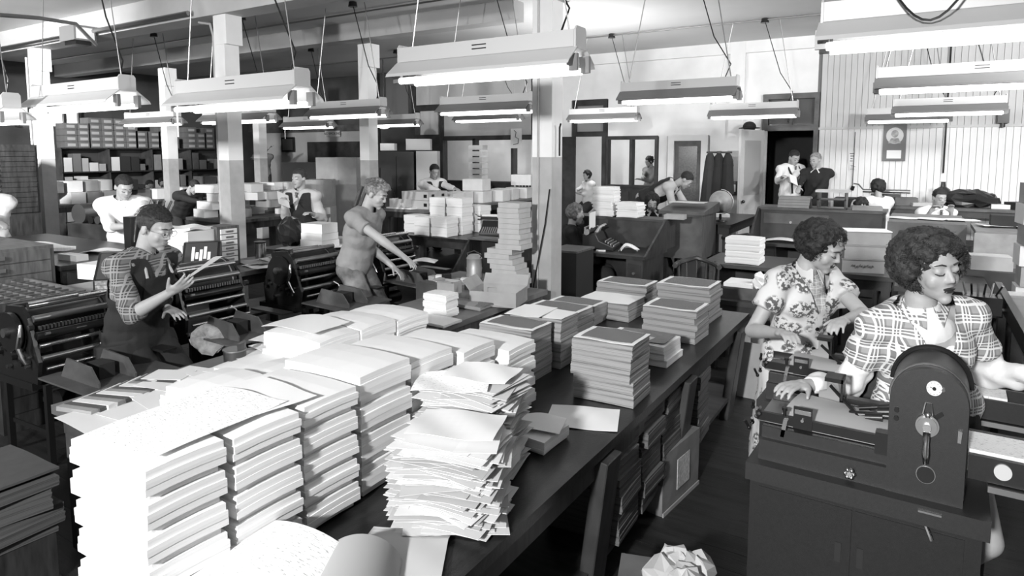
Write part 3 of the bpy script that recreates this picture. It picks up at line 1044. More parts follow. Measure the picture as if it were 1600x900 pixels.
# grey printed stacks on the black table (near corner, top height, width, depth)
grey = [('G1', -1.03, 2.66, .965, .29, .225, 'widest grey stack standing alone at the table edge', page_dense, paper_grey, 5, .012),
        ('G2', -1.57, 2.72, .94, .31, .2, 'left front grey stack behind the white towers', page_dense, paper_grey, 5, .005),
        ('G3', -1.545, 2.97, .945, .31, .2, 'grey stack half covered by a blank sheet', page, paper_grey, 5, .005),
        ('G2b', -1.66, 2.46, .85, .31, .2, 'low dark stack just behind the untidy pile', page_dense, paper_tan, 3, .006),
        ('G4', -1.72, 3.5, .84, .36, .25, 'grey stack third back on the left', page_dense, paper_grey, 4, .005),
        ('G5', -1.76, 3.85, .81, .34, .2, 'grey stack furthest back in the left line', page_dense, paper_grey, 4, .005),
        ('G6', -1.61, 4.06, .80, .37, .3, 'blank topped grey stack in the middle of the back group', page, paper_grey, 3, .006),
        ('G7', -1.62, 4.42, .86, .38, .25, 'grey stack at the far left of the back group', page_dense, paper_grey, 4, .006),
        ('G8', -1.14, 4.3, .92, .36, .3, 'tall grey stack at the far end of the table', page_dense, paper_grey, 5, .008),
        ('G9', -1.08, 3.79, .875, .33, .27, 'grey stack in front of the far tall one', page_dense, paper_grey, 5, .006),
        ('G10', -1.08, 3.27, .80, .36, .26, 'white edged stack under a dark glossy cover', page_dark, paper, 3, .012)]
for k, x, y, z, wd, l, lb, topm, sm, n, jt in grey:
    tower(x, y, TZ + .002, z - .004, wd, l, n, sm, 'sheet bundle in the ' + lb, 'bundles of the ' + lb, jit=jt, k=9, sag=.002, notch=0, rj=.03)
    if k != 'G10':
        flat('top_sheet', 'white bordered sheet topping the ' + lb, page, x - wd / 2, y + l / 2, z, wd * 1.0, l * 1.0, .02)
    if topm is page_dense or topm is page_dark:
        flat('printed_sheet', 'printed face lying on the ' + lb, topm, x - wd / 2 + .005, y + l / 2 + .005, z + .003, wd * .84, l * .84, .02)
flat('blank_sheet', 'blank sheet half covering a printed grey stack', page, -1.76, 3.04, .952, .2, .26, .1)
flat('loose_sheet', 'white sheet lying beside the dark cover stack', page, -1.3, 3.2, .84, .28, .2, -.2)
tower(-1.13, 2.06, TZ + .002, .735, .2, .2, 1, paper, 'white pad with an open flap on the black table', 'pad')
flat('loose_sheet', 'blank white sheet lying flat on the black table', page, -1.17, 2.46, TZ + .004, .3, .24, .35)
flat('flap_sheet', 'creased sheet over the white pad', page, -1.22, 2.18, .745, .18, .16, .3, bend=.01)
# dark stacks on the lower shelf
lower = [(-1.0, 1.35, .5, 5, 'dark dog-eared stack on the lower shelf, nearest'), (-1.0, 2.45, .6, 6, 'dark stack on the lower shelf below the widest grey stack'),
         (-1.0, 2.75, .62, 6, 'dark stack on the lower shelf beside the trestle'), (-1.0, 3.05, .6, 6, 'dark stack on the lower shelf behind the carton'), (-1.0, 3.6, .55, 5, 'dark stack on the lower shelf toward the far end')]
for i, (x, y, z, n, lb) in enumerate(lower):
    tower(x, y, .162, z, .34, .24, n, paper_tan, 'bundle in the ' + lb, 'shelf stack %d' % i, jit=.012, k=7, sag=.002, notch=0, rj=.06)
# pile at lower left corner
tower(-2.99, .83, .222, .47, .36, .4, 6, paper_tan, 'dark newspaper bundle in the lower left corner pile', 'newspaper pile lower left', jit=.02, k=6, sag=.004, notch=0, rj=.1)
low = MB().box(-3.38, -3.0, .8, 1.22, 0, .22).build('low_stand', dark_wood, bevel=.005)
tag(low, 'low dark stand under the newspaper pile at lower left', 'stand')
flat('board', 'grey card sheet on the newspaper pile at lower left', mat('grey card', .08, .6, var=.1, scale=20), -3.2, 1.03, .492, .42, .42, .03, t=.01)
# booklets on the near end of the side table
for i in range(12):
    bundle(-2.98, 1.34 + i * .034, TZ + .002 + i * .002, .2, .14, .02, [board, paper_tan, page][i % 3], 'booklet on the side table end, %s in the slanted row' % 'first second third fourth fifth sixth seventh eighth ninth tenth eleventh twelfth'.split()[i], 'booklets on the side table', name='booklet', key='bk', rz=.25 + .02 * i, k=2, sag=0, notch=0, cat='book')
# metal can
cn = at(368, 578, TZ)
can = thing('ink_can', 'open dark tin can standing among the white sheets', 'can', (cn.x, cn.y, TZ + .012))
MB().lathe([(.055, 0), (.056, .1), (.052, .1), (.052, .012), (.0, .012)], n=28).build('body', dull_steel if 0 else mat('dark tin', .12, .3, metal=.8), can, smooth=True)
for z in (.0, .094):
    MB().lathe([(.054, z), (.059, z), (.059, z + .007), (.054, z + .007)], n=28).build('rim', dull_steel, can, smooth=True)
MB().lathe([(.0, .05), (.052, .05), (.052, .052), (0, .052)], n=24).build('ink', black, can)
MB().prism([(math.cos(t * PI / 8) * .056, math.sin(t * PI / 8) * .056) for t in range(-1, 5)], 'Z', .1, .135).build('bent_lid', mat('dark tin', .12, .3, metal=.8), can, bevel=.001)
# things on the far side table
def cuboid(name, label, m, x, y, z, wd, l, h, rz=0, cat='box', group=None, bevel=.004, kids=None):
    o = MB().box(-wd / 2, wd / 2, -l / 2, l / 2, 0, h).build(name, m, base=False, bevel=bevel)
    o.location = (x, y, z); o.rotation_euler = (0, 0, rz)
    return tag(o, label, cat, group)


q = at(682, 495, TZ)
tower(q.x + .1, q.y - .02, TZ + .002, TZ + .16, .2, .14, 3, paper, 'small white block of slips on the pale side table', 'block of slips on the side table', rj=.03)
q = at(660, 505, TZ)
tower(q.x + .22, q.y - .05, TZ + .002, TZ + .022, .3, .2, 1, page, 'flat white pad in front of the block of slips', 'flat pad')
q = at(735, 478, TZ)
flat('printed_sheet', 'dense grey printed sheet on the side table', page_dense, q.x, q.y, TZ + .03, .34, .22, .1)
tower(q.x + .17, q.y - .11, TZ + .002, TZ + .028, .34, .22, 1, paper_grey, 'thin pile under the grey printed sheet', 'thin pile')
flat('folded_sheet', 'grey folded sheet by the corner of the open carton', mat('grey page', .5, .7), q.x + .17, q.y + .2, TZ + .01, .2, .3, .5)


def open_box(name, label, m, x, y, z, wd, l, h, rz=0, flaps=(1, 1, 1, 1), ang=.5, group=None, fill=None, fl=.4):
    t = thing(name, label, 'box', (x, y, z), rz, group)
    th = .004
    b = MB()
    b.box(-wd / 2, wd / 2, -l / 2, l / 2, 0, th)
    b.box(-wd / 2, -wd / 2 + th, -l / 2, l / 2, th, h); b.box(wd / 2 - th, wd / 2, -l / 2, l / 2, th, h)
    b.box(-wd / 2 + th, wd / 2 - th, -l / 2, -l / 2 + th, th, h); b.box(-wd / 2 + th, wd / 2 - th, l / 2 - th, l / 2, th, h)
    b.build('carton_body', m, t)
    f = min(wd, l) * fl
    for i, (dx, dy) in enumerate(((1, 0), (-1, 0), (0, 1), (0, -1))):
        if not flaps[i]:
            continue
        c, s = math.cos(ang), math.sin(ang)
        if dx:
            e = dx * wd / 2
            pts = [(e, -l / 2, h), (e + dx * f * c, -l / 2, h + f * s), (e + dx * f * c, l / 2, h + f * s), (e, l / 2, h)]
        else:
            e = dy * l / 2
            pts = [(-wd / 2, e, h), (-wd / 2, e + dy * f * c, h + f * s), (wd / 2, e + dy * f * c, h + f * s), (wd / 2, e, h)]
        P = [Vector(p_) for p_ in pts]
        MB().sheet(lambda u, v: (P[0] * (1 - u) + P[1] * u) * (1 - v) + (P[3] * (1 - u) + P[2] * u) * v, 1, 1, .004).build('flap', m, t)
    if fill:
        MB().box(-wd / 2 + .01, wd / 2 - .01, -l / 2 + .01, l / 2 - .01, h * .4, h * fill).build('contents', page, t)
    return t


q = at(777, 478, TZ)
open_box('carton', 'wide low open cardboard box on the far side table', board, q.x - .05, q.y + .1, TZ, .36, .3, .11, .25, (0, 1, 1, 0), .9, fl=.3)
q = at(700, 458, TZ)
open_box('carton', 'small tipped open box left of the wide open carton', board, q.x, q.y + .02, TZ, .16, .12, .1, .1, (0, 1, 0, 1), .1)
# floor cartons
q = at(1053, 800, 0)
t = thing('carton', 'closed brown carton with a torn label standing on the aisle floor', 'box', (-1.08, 3.27, 0), -.12)
MB().box(-.1, .1, -.22, .22, 0, .32).jitter(.006).build('carton_body', mat('brown carton', .16, .6, var=.25, scale=8), t, bevel=.006)
MB().box(.101, .104, -.06, .09, .08, .24).build('label', mat('torn label', .42, .7, var=.3, scale=60), t)
MB().box(.1, .106, -.22, .22, .0, .02).build('tape', mat('tape', .3, .5), t)
open_box('carton', 'open cardboard box on the floor beside the floral dress', board, -.93, 5.1, 0, .3, .34, .42, -.05, (1, 1, 0, 0), .2, fl=.3)
t = thing('waste_box', 'box stuffed with crumpled paper at the bottom edge of the aisle', 'box', at(1040, 905, .26), .3)
MB().box(-.17, .17, -.12, .12, -.25, .0).build('box_body', board_dark, t)
for i in range(7):
    b = MB().ball((rnd.uniform(-.12, .12), rnd.uniform(-.08, .08), rnd.uniform(.0, .05)), rnd.uniform(.05, .075), n=9)
    b.jitter(.017).build('crumpled_sheet', mat('crumpled paper', .42, .7), t)

# ================================================================ NEAR DUPLICATOR
def rot2(x, y, a):
    return (x * math.cos(a) - y * math.sin(a), x * math.sin(a) + y * math.cos(a))


DA = math.radians(-2)
D0 = Vector((-.45, 2.378, 0))
DU = thing('duplicator', 'big dark rotary duplicator with a round dial and chrome crank in the right foreground', 'machine', D0, DA)
DU.scale = (.885, .93, .98)
MB().box(-.02, .75, 0, .48, 0, .70).build('cabinet', crackle2, DU, bevel=.035, seg=3, smooth=True)
for i, (a, b) in enumerate(((.015, .352), (.358, .70))):
    dd = MB().box(a, b, -.006, .004, .02, .635).build('door', crackle2, DU, bevel=.004)
    xx = (.30 if i == 0 else .375)
    MB().box(xx, xx + .022, -.009, -.005, .44, .51).build('finger_slot', black_matte, dd, bevel=.002)
MB().box(-.035, .77, -.02, .5, .655, .72).build('cabinet_top', crackle, DU, bevel=.03, seg=4, smooth=True)
MB().box(0, .452, .035, .43, .72, .795).build('bed', crackle, DU, bevel=.012, seg=2, smooth=True)
MB().box(.005, .452, .06, .41, .795, .838).build('bed_upper', crackle, DU, bevel=.01, seg=2, smooth=True)
arch = [(.452, .712), (.69, .712)] + [(.571 + .119 * math.cos(a * PI / 24), 1.035 + .119 * math.sin(a * PI / 24)) for a in range(25)]
MB().prism(arch, 'Y', .03, .075).build('front_plate', crackle, DU, bevel=.005, seg=2, smooth=True)
arch2 = [(.448, .73), (.694, .73)] + [(.571 + .123 * math.cos(a * PI / 24), 1.035 + .123 * math.sin(a * PI / 24)) for a in range(25)]
MB().prism(arch2, 'Y', .075, .30).build('drum_cover', crackle2, DU, smooth=True)
MB().tube([(.571 + .124 * math.cos(a * PI / 16), .078, 1.035 + .124 * math.sin(a * PI / 16)) for a in range(17)], .004).build('trim_band', dull_steel, DU, smooth=True)
MB().tube([(.571 + .13 * math.cos(a * PI / 16), .29, 1.035 + .13 * math.sin(a * PI / 16)) for a in range(17)], .009).build('rear_rim', black, DU, smooth=True)
yf = .03
dl = MB().cyl((.585, yf, 1.095), (.585, yf - .008, 1.095), .0235, n=28).build('dial', page, DU, smooth=True)
MB().cyl((.585, yf - .009, 1.095), (.585, yf - .012, 1.095), .006, n=12).tube([(.585, yf - .011, 1.095), (.571, yf - .011, 1.099)], .0012).build('dial_needle', black, dl)
for k in range(12):
    a = k * PI / 6
    MB().cbox((.585 + .019 * math.cos(a), yf - .0085, 1.095 + .019 * math.sin(a)), .0015, .002, .004, ry=-a).build('dial_mark', black, dl)
MB().cyl((.612, yf, 1.095), (.612, yf - .012, 1.095), .006, n=10).build('dial_button', chrome, DU, smooth=True)
MB().cyl((.571, yf, .972), (.571, yf - .018, .972), .036, n=28).cyl((.571, yf - .018, .972), (.571, yf - .026, .972), .03, n=28).build('crank_hub', dull_steel, DU, smooth=True)
MB().cyl((.571, yf - .026, .972), (.571, yf - .04, .972), .013, n=20).build('hub_cap', chrome, DU, smooth=True)
MB().tube([(.571, yf - .024, .955), (.571, yf - .03, .92), (.571, yf - .045, .885), (.572, yf - .05, .858)], [.013, .010, .012, .007], 12).build('crank_handle', chrome, DU, smooth=True)
MB().tube([(.562, yf - .008, 1.045), (.556, yf - .012, 1.01), (.562, yf - .012, .998), (.582, yf - .012, .998), (.586, yf - .012, 1.01), (.58, yf - .008, 1.045), (.562, yf - .008, 1.045)], .0028).ball((.571, yf - .012, 1.006), .011).build('latch_clip', dull_steel, DU, smooth=True)
MB().prism([(.59, 1.005), (.612, 1.022), (.618, 1.012), (.6, .995)], 'Y', yf - .006, yf).build('latch_plate', black, DU)
MB().cyl((.575, yf, .806), (.575, yf - .004, .806), .03, n=24).build('socket_ring', dull_steel, DU, smooth=True)
MB().cyl((.575, yf - .003, .806), (.575, yf - .007, .806), .0275, n=24).build('socket_face', black, DU, smooth=True)
for z in (.975, 1.003):
    MB().cyl((.475, yf, z), (.475, yf - .01, z), .008, n=12).build('screw', black, DU, smooth=True)
MB().prism([(.662, .935), (.672, .935), (.674, .972), (.662, .974)], 'Y', yf - .014, yf).build('side_lever', steel, DU, bevel=.002)
kn = MB()
kn.cyl((.335, .035, .752), (.335, .012, .752), .012, n=12)
for k in range(6):
    a = k * PI / 3
    kn.ball((.335 + .014 * math.cos(a), .015, .752 + .014 * math.sin(a)), (.008, .008, .008), n=8)
kn.build('star_knob', steel, DU, smooth=True)
MB().box(.56, .63, -.028, -.02, .70, .706).build('badge', dull_steel, DU)
MB().tube([(.585, -.012, .655), (.6, -.03, .63), (.605, -.03, .618)], .006).build('cabinet_latch', dull_steel, DU, smooth=True)
# feed tray and its fittings
MB().box(-.02, .455, .075, .09, .852, .885).build('front_rail', black, DU, bevel=.002)
MB().box(-.02, .36, .34, .352, .852, .885).build('rear_rail', black, DU, bevel=.002)
MB().box(-.02, .455, .095, .34, .842, .85).build('tray_bed', dull_steel, DU)
P = [Vector(p) for p in ((.06, .11, .862), (.452, .11, .872), (.452, .31, .880), (.1, .33, .90))]
MB().sheet(lambda u, v: (P[0] * (1 - u) + P[1] * u) * (1 - v) + (P[3] * (1 - u) + P[2] * u) * v + Vector((0, 0, .012 * math.sin(PI * v))), 8, 6, .0015).build('fed_sheet', mat('dull page', .38, .6), DU, smooth=True)
MB().box(.12, .19, .07, .08, .85, .93).build('side_guide', black, DU, bevel=.004)
MB().box(.125, .185, .068, .074, .905, .92).cyl((.155, .07, .885), (.155, .06, .885), .006).build('guide_plate', steel, DU)
MB().box(.41, .455, .05, .09, .83, .905).build('end_block', black, DU, bevel=.004)
for xx in (.085,):
    MB().cyl((xx, .082, .88), (xx, .082, .91), .007).cyl((xx, .082, .905), (xx, .082, .915), .011).build('thumb_screw', black, DU, smooth=True)
    MB().prism([(xx - .01, .81), (xx + .004, .81), (xx + .016, .875), (xx, .875)], 'Y', .06, .074).build('clamp', steel, DU, bevel=.002)
for k in range(7):
    a = Vector((-.03 + rnd.uniform(-.025, .02), .09 + rnd.uniform(-.03, .05), .82 + rnd.uniform(-.01, .07)))
    MB().cyl(a, a + Vector((rnd.uniform(-.02, .02), -.02, rnd.uniform(.0, .035))), .006, n=8).ball(a, .009, n=8).build('adjuster_screw', [dull_steel, black, chrome][k % 3], DU, smooth=True)
MB().prism([(.17, .85), (.25, .85), (.25, .93), (.235, .99), (.20, .99), (.2, .93), (.17, .92)], 'Y', .33, .345).build('upright_bracket', dull_steel, DU, bevel=.003)
MB().box(.2, .27, .26, .345, .985, 1.0).box(.262, .27, .26, .345, .92, 1.0).build('bracket_plate', black, DU, bevel=.003)
MB().tube([(.215, .33, .95), (.30, .27, .90), (.335, .22, .885)], .008).build('swing_arm', black, DU, smooth=True)
MB().cyl((.30, .24, .885), (.45, .24, .905), .012, n=14).cyl((.33, .28, .90), (.45, .28, .93), .009).build('feed_shaft', black, DU, smooth=True)
MB().box(.335, .39, .19, .25, .868, .885).build('feed_pad', dull_steel, DU, bevel=.003)
MB().cyl((.36, .22, .89), (.42, .22, .90), .016, n=14).cyl((.40, .26, .905), (.45, .26, .915), .02, n=14).build('feed_roller', black, DU, smooth=True)
MB().box(.28, .45, .29, .33, .905, .925).build('cross_plate', black, DU, bevel=.003)
rt = MB().box(.70, 1.05, .12, .14, .80, .87).box(.70, 1.05, .36, .38, .80, .87).box(.70, 1.05, .12, .38, .79, .80).build('receiving_tray', crackle2, DU, bevel=.004)
MB().cyl((.80, .12, .835), (.80, .112, .835), .026, n=24).build('round_window', mat('pale chrome sheen', .55, .3), rt, smooth=True)  # pale colour stands in for the bright reflection of chrome
MB().box(.695, .98, .16, .34, .80, .875).build('received_sheets', page_text, DU)
MB().box(.76, 1.05, .10, .4, .765, .785).build('tray_arm', dull_steel, DU)

d2 = copy_tree(DU)
d2['label'] = 'rear dark duplicator in front of the floral dress'
d2.location = D0 + (at(1226, 563, .87) - at(1207, 640, .87))
d2.location.z = 0
d2.location.x -= .03
d2.scale = (.885, .68, .98)
# dark sorting machine at the right edge
t = thing('sorting_machine', 'dark angular machine side with a round chrome window behind the checked blouse', 'machine', (.62, 2.95, 0), math.radians(-20))
MB().box(-.1, .6, 0, .5, 0, .9).build('cabinet', crackle2, t, bevel=.03, seg=2)
MB().prism([(-.1, .9), (.6, .9), (.6, 1.02), (.05, 1.02)], 'Y', .05, .45).build('hood', crackle2, t, bevel=.01)
MB().cyl((.06, .04, .95), (.06, .03, .95), .03, n=22).build('round_window', mat('pale chrome sheen', .55, .3), t, smooth=True)  # chrome's brightness put into a pale, non-metal colour
b = MB()
for k in range(3):
    b.tube([(-.02 + .1 * k, .03, .80), (.0 + .1 * k, .02, .86), (.05 + .1 * k, .03, .84)], .006)
b.build('linkage', black, t)


# ================================================================ PRESSES
def make_press():
    t = thing('office_press', 'x', 'machine', (0, 0, 0))
    fr = [(-.52, .55), (-.05, .55), (-.02, .70), (-.06, .80), (-.12, .98), (-.2, 1.05), (-.36, 1.04), (-.46, .92), (-.54, .72)]
    for s in (-1, 1):
        MB().prism(fr, 'Y', s * .27 - .012, s * .27 + .012).build('end_frame', black, t, bevel=.004, seg=1)
    MB().cyl((-.3, -.255, .90), (-.3, .255, .90), .115, n=28).build('cylinder', black, t, smooth=True)
    for s in (-1, 1):
        MB().cyl((-.3, s * .24, .90), (-.3, s * .25, .90), .119, n=28).build('cylinder_band', dull_steel, t, smooth=True)
    for (x, z, r_, m_) in ((-.11, .97, .022, dull_steel), (-.08, .86, .028, black), (-.05, .80, .014, steel), (-.42, 1.0, .03, black), (-.03, .72, .018, dull_steel), (-.16, 1.05, .02, steel), (.02, .66, .010, steel)):
        MB().cyl((x, -.255, z), (x, .255, z), r_, n=12).build('roller', m_, t, smooth=True)
    rk = MB()
    for k in range(22):
        rk.box(-.085, -.06, -.24 + k * .022, -.228 + k * .022, .90, .925)
    rk['x'] if 0 else None
    o = rk.build('type_rack', dull_steel, t); o['kind'] = 'stuff'
    MB().cyl((-.27, -.30, .88), (-.27, -.33, .88), .13, n=24).build('flywheel', black, t, smooth=True)
    MB().cyl((-.27, -.33, .88), (-.27, -.36, .88), .03, n=12).build('wheel_hub', dull_steel, t, smooth=True)
    MB().tube([(-.1, -.33, .95), (-.08, -.35, .88), (-.11, -.35, .80), (-.07, -.35, .74), (-.05, -.34, .70)], [.008, .014, .016, .012, .008], 8).build('crank_lever', steel, t, smooth=True)
    MB().tube([(.0, .1, .74), (.06, .1, .72), (.13, .08, .66), (.17, .05, .6)], .005, 6).build('wire', page, t, smooth=True)
    r = random.Random(4)
    for k in range(26):
        a = Vector((r.uniform(-.5, -.02), r.choice((-.285, -.285, .285, -.2)), r.uniform(.6, 1.0)))
        MB().cyl(a, a + Vector((0, -.03, 0)), r.uniform(.008, .022), n=9).build('gear', [dull_steel, black, steel][k % 3], t, smooth=True)
    MB().cyl((-.15, -.26, 1.07), (-.15, .05, 1.07), .012, n=8).build('top_rod', steel, t)
    MB().box(-.60, -.1, -.29, .29, .50, .55).build('base_pan', black, t, bevel=.006)
    # delivery board with wings
    tw = mat('dull metal board', .085, .45, var=.25, scale=10)
    MB().prism([(.0, .60), (.55, .585), (.55, .597), (.0, .612)], 'Y', -.30, .30).build('delivery_board', tw, t)
    for yy in (-.2, .03):
        MB().prism([(.08, .60), (.5, .60), (.5, .63), (.42, .72), (.16, .74)], 'Y', yy - .006, yy + .006).build('side_wing', tw, t, bevel=.002)
    MB().box(.22, .36, -.12, -.02, .60, .70).build('jogger_block', black_matte, t, bevel=.006)
    MB().box(-.05, .35, .32, .42, .66, .675).build('side_shelf', black, t)
    MB().box(-.56, -.44, -.25, .25, .78, .79).build('feed_table', tw, t)
    for (x, y) in ((-.5, -.25), (-.5, .25), (.0, -.25), (.0, .25)):
        MB().box(x - .018, x + .018, y - .018, y + .018, 0, .55).build('leg', black, t)
    MB().box(-.5, 0, -.245, -.235, .2, .23).build('brace', black, t)
    MB().box(-.5, 0, .235, .245, .2, .23).build('brace', black, t)
    MB().cyl((-.2, -.1, .36), (-.2, .12, .36), .07, n=14).build('motor', black, t, smooth=True)
    return t


pr0 = make_press()
spots = [(-4.2, 1.93, .05, 'black office press with empty angled delivery board nearest the left foreground'),
         (-4.25, 2.86, 0, 'black press with a bare big cylinder beside the aproned pressman'),
         (-4.32, 3.92, .0, 'black press between the pressman and the young man in the t-shirt'),
         (-4.38, 4.98, -.05, 'black press under the reaching arm of the young man')]
for i, (x, y, a, lb) in enumerate(spots):
    o = pr0 if i == 0 else copy_tree(pr0)
    o.location = (x, y, 0); o.rotation_euler = (0, 0, a)
    o['label'] = lb; o['group'] = 'office presses along the left aisle'
    o.scale = (.9, .88, .88) if i == 0 else (.92, .9, .93)
    if i == 1:
        MB().cyl((-.27, -.24, .92), (-.27, .24, .92), .165, n=32).build('big_cylinder', black, o, smooth=True)
        for yb in (-.2, .2):
            MB().cyl((-.27, yb - .006, .92), (-.27, yb + .006, .92), .168, n=32).build('cylinder_band', steel, o, smooth=True)
# sheets on the presses
q = at(662, 412, .78)
flat('held_sheet', 'white sheet under the fingers of the young man in the t-shirt', page, q.x, q.y, .80, .24, .2, .5, bend=.02)
P3 = [atd(268, 452, 3.8), atd(300, 432, 3.75), atd(348, 400, 3.95), atd(325, 408, 4.15)]
leaf('held_sheet', 'long pale sheet held by the aproned pressman', mat('dull page light', .6, .7), P3, bend=.01)
q = at(180, 522, .66)
flat('paper_slip', 'small white slip lying on a dark rag beside the nearest press', page, q.x, q.y, .68, .06, .05, .3)
q = at(140, 470, .9)
rag = tag(MB().ball((0, 0, 0), (.13, .1, .03), n=14).jitter(.012).build('rag', mat('grey rag', .3, .9, var=.4, scale=20), smooth=True, base=False), 'grey rag hanging below the press beside the pressman', 'cloth')
rag.location = at(325, 530, .55); rag.rotation_euler = (.9, .3, .3)

# ================================================================ LEFT SIDE FURNITURE
def drawer_unit(name, label, x0, x1, y0, y1, z0, z1, n, body_m, front_m, face='-Y', pulls=True, base=None):
    t = thing(name, label, 'cabinet', ((x0 + x1) / 2, (y0 + y1) / 2, 0))
    hx, hy = (x1 - x0) / 2, (y1 - y0) / 2
    MB().box(-hx, hx, -hy, hy, 0 if base is None else base, z1).build('cabinet_body', body_m, t, bevel=.006)
    h_ = (z1 - z0 - .04) / n
    for i in range(n):
        z = z0 + .02 + i * h_
        if face == '-Y':
            d = MB().box(-hx + .04, hx - .04, -hy - .012, -hy, z + .004, z + h_ - .004).build('drawer', front_m, t, bevel=.003, seg=1)
            if pulls:
                MB().box(-.035, .035, -hy - .026, -hy - .012, z + h_ * .35, z + h_ * .65).build('label_pull', dull_steel, d)
                MB().cyl((hx - .1, -hy - .03, z + h_ / 2), (hx - .1, -hy - .012, z + h_ / 2), .012, n=8).build('knob', steel, d)
        else:
            d = MB().box(hx, hx + .012, -hy + .03, hy - .03, z + .004, z + h_ - .004).build('drawer', front_m, t, bevel=.003, seg=1)
            if pulls:
                MB().box(hx + .012, hx + .024, -.035, .035, z + h_ * .35, z + h_ * .65).build('label_pull', dull_steel, d)
    return t


drawer_unit('type_cabinet', 'tall dark cabinet of many shallow type drawers at the far left', -11.3, -10.35, 3.3, 4.3, .98, 1.92, 13, dark_wood, dark_wood, face='+X')
drawer_unit('type_cabinet', 'stack of wide flat wooden type drawers left of the open type case', -6.95, -5.85, 1.75, 2.5, .2, 1.08, 9, mid_wood, mid_wood, face='+X')
t = thing('type_case', 'open divided type case on a dark cabinet at the left edge', 'case', (-5.36, 2.0, .8))
MB().box(-.45, .45, -.27, .27, 0, .02).build('case_bottom', mid_wood, t)
for s in (-1, 1):
    MB().box(-.45, .45, s * .27 - .01, s * .27 + .01, 0, .055).build('case_side', mid_wood, t)
    MB().box(s * .45 - .01, s * .45 + .01, -.27, .27, 0, .055).build('case_side', mid_wood, t)
for k in range(1, 9):
    MB().box(-.45 + k * .1 - .003, -.45 + k * .1 + .003, -.26, .26, .02, .045).build('divider', mid_wood, t)
for k in range(1, 6):
    MB().box(-.44, .44, -.27 + k * .09 - .003, -.27 + k * .09 + .003, .02, .045).build('divider', mid_wood, t)
for k in range(9):
    for j in range(6):
        MB().box(-.44 + k * .1, -.36 + k * .1, -.26 + j * .09, -.19 + j * .09, .02, .032).build('type_sorts', mat('lead type', .12, .5, metal=.4, var=.9, scale=140), t)
drawer_unit('type_cabinet', 'dark cabinet under the open type case at the left edge', -5.82, -4.9, 1.74, 2.26, .1, .8, 6, dark_wood, dark_wood, face='+X')
t = drawer_unit('composing_table', 'big dark topped composing table in front of the white-shirted man', -8.3, -5.87, 2.56, 3.5, .1, .86, 5, dark_wood, dark_wood, face='+X')
MB().box(-1.3, 1.25, -.5, .5, .86, .9).build('table_top', table_wood, t, bevel=.006)
BN = table('bench', 'long bench behind the presses carrying slope-topped cabinets and papers', -5.5, -4.86, 2.35, 4.3, .8, light_top, dark_wood, shelf=.4)


def slope_cab(x, y, z, label):
    t = thing('slope_cabinet', label, 'cabinet', (x, y, z), math.radians(50))
    MB().prism([(-.14, 0), (.14, 0), (.14, .1), (-.06, .27), (-.14, .27)], 'X', -.14, .14).build('cabinet_body', black, t, M=Matrix.Rotation(PI, 4, 'Z'), bevel=.004)
    # sloping display of cards
    Ms = Matrix.Translation((0, -.14, .1)) @ Matrix.Rotation(math.atan2(.17, .2), 4, 'X')
    MB().box(-.12, .12, .01, .25, 0, .006).build('slope_panel', mat('dark slope', .05, .3), t, M=Ms)
    for k in range(5):
        MB().box(-.07 + k * .03, -.048 + k * .03, .05 + .02 * (k % 2), .2 - .03 * ((k * 2) % 3), .006, .010).build('card', page, t, M=Ms)
    for j in range(3):
        d = MB().box(-.125, .125, -.15, -.138, .006 + j * .032, .034 + j * .032).build('drawer', dull_steel if 0 else mat('drawer strip', .25, .5, var=.6, scale=50), t)
    return t


slope_cab(-4.98, 2.55, .8, 'black slope-topped card cabinet left of the pressman')
slope_cab(-5.0, 3.22, .8, 'black slope-topped card cabinet with white cards right of the pressman')
open_box('tray_box', 'white tray-shaped box left of the pressman on the composing table end', board_white, -5.55, 2.75, .905 - .1, .34, .26, .12, .2, (0, 0, 0, 0))
cuboid('box', 'white flat box on the bench behind the pressman, lower of two', board_white, -5.35, 3.3, .95, .36, .34, .09, .1)
cuboid('box', 'dark riser box under the two white flat boxes on the bench', dark_wood, -5.35, 3.3, .802, .34, .3, .147, .1)
cuboid('box', 'white flat box on the bench behind the pressman, upper of two', board_white, -5.4, 3.36, 1.042, .36, .34, .1, .18)
flat('loose_sheet', 'pale sheets lying across the upper white flat box', page, -5.4, 3.34, 1.15, .32, .28, .3, t=.02, wob=.01)
t = drawer_unit('card_file', 'small rack of tiny labelled drawers beside the second column', -5.42, -5.2, 3.5, 3.72, .82, 1.16, 6, mid_wood, board_white, face='+X', base=.802)
for i in range(7):
    flat('loose_sheet', 'paper lying on the pale bench top right of the second column, %s layer' % ['bottom', 'second', 'third', 'fourth', 'fifth', 'sixth', 'top'][i], [page, mat('grey page', .5, .7), board][i % 3], -5.05 + rnd.uniform(-.15, .15), 3.75 + i * .08, .806 + i * .006, .3, .22, rnd.uniform(-.6, .6), wob=.004)
for (x, y, m_, lb) in ((-5.1, 2.95, dull_steel, 'round metal can between the two slope-topped cabinets'), (-5.35, 4.05, steel, 'glass jar with a dark stirring rod on the bench by the second column')):
    c_ = thing('can', lb, 'can', (x, y, .802))
    MB().lathe([(.05, 0), (.052, .15), (.045, .15), (.045, .14), (0, .14)], n=20).build('can_body', m_, c_, smooth=True)
    MB().lathe([(.053, .145), (.055, .15), (.055, .16), (.05, .16)], n=20).build('rim', black, c_, smooth=True)
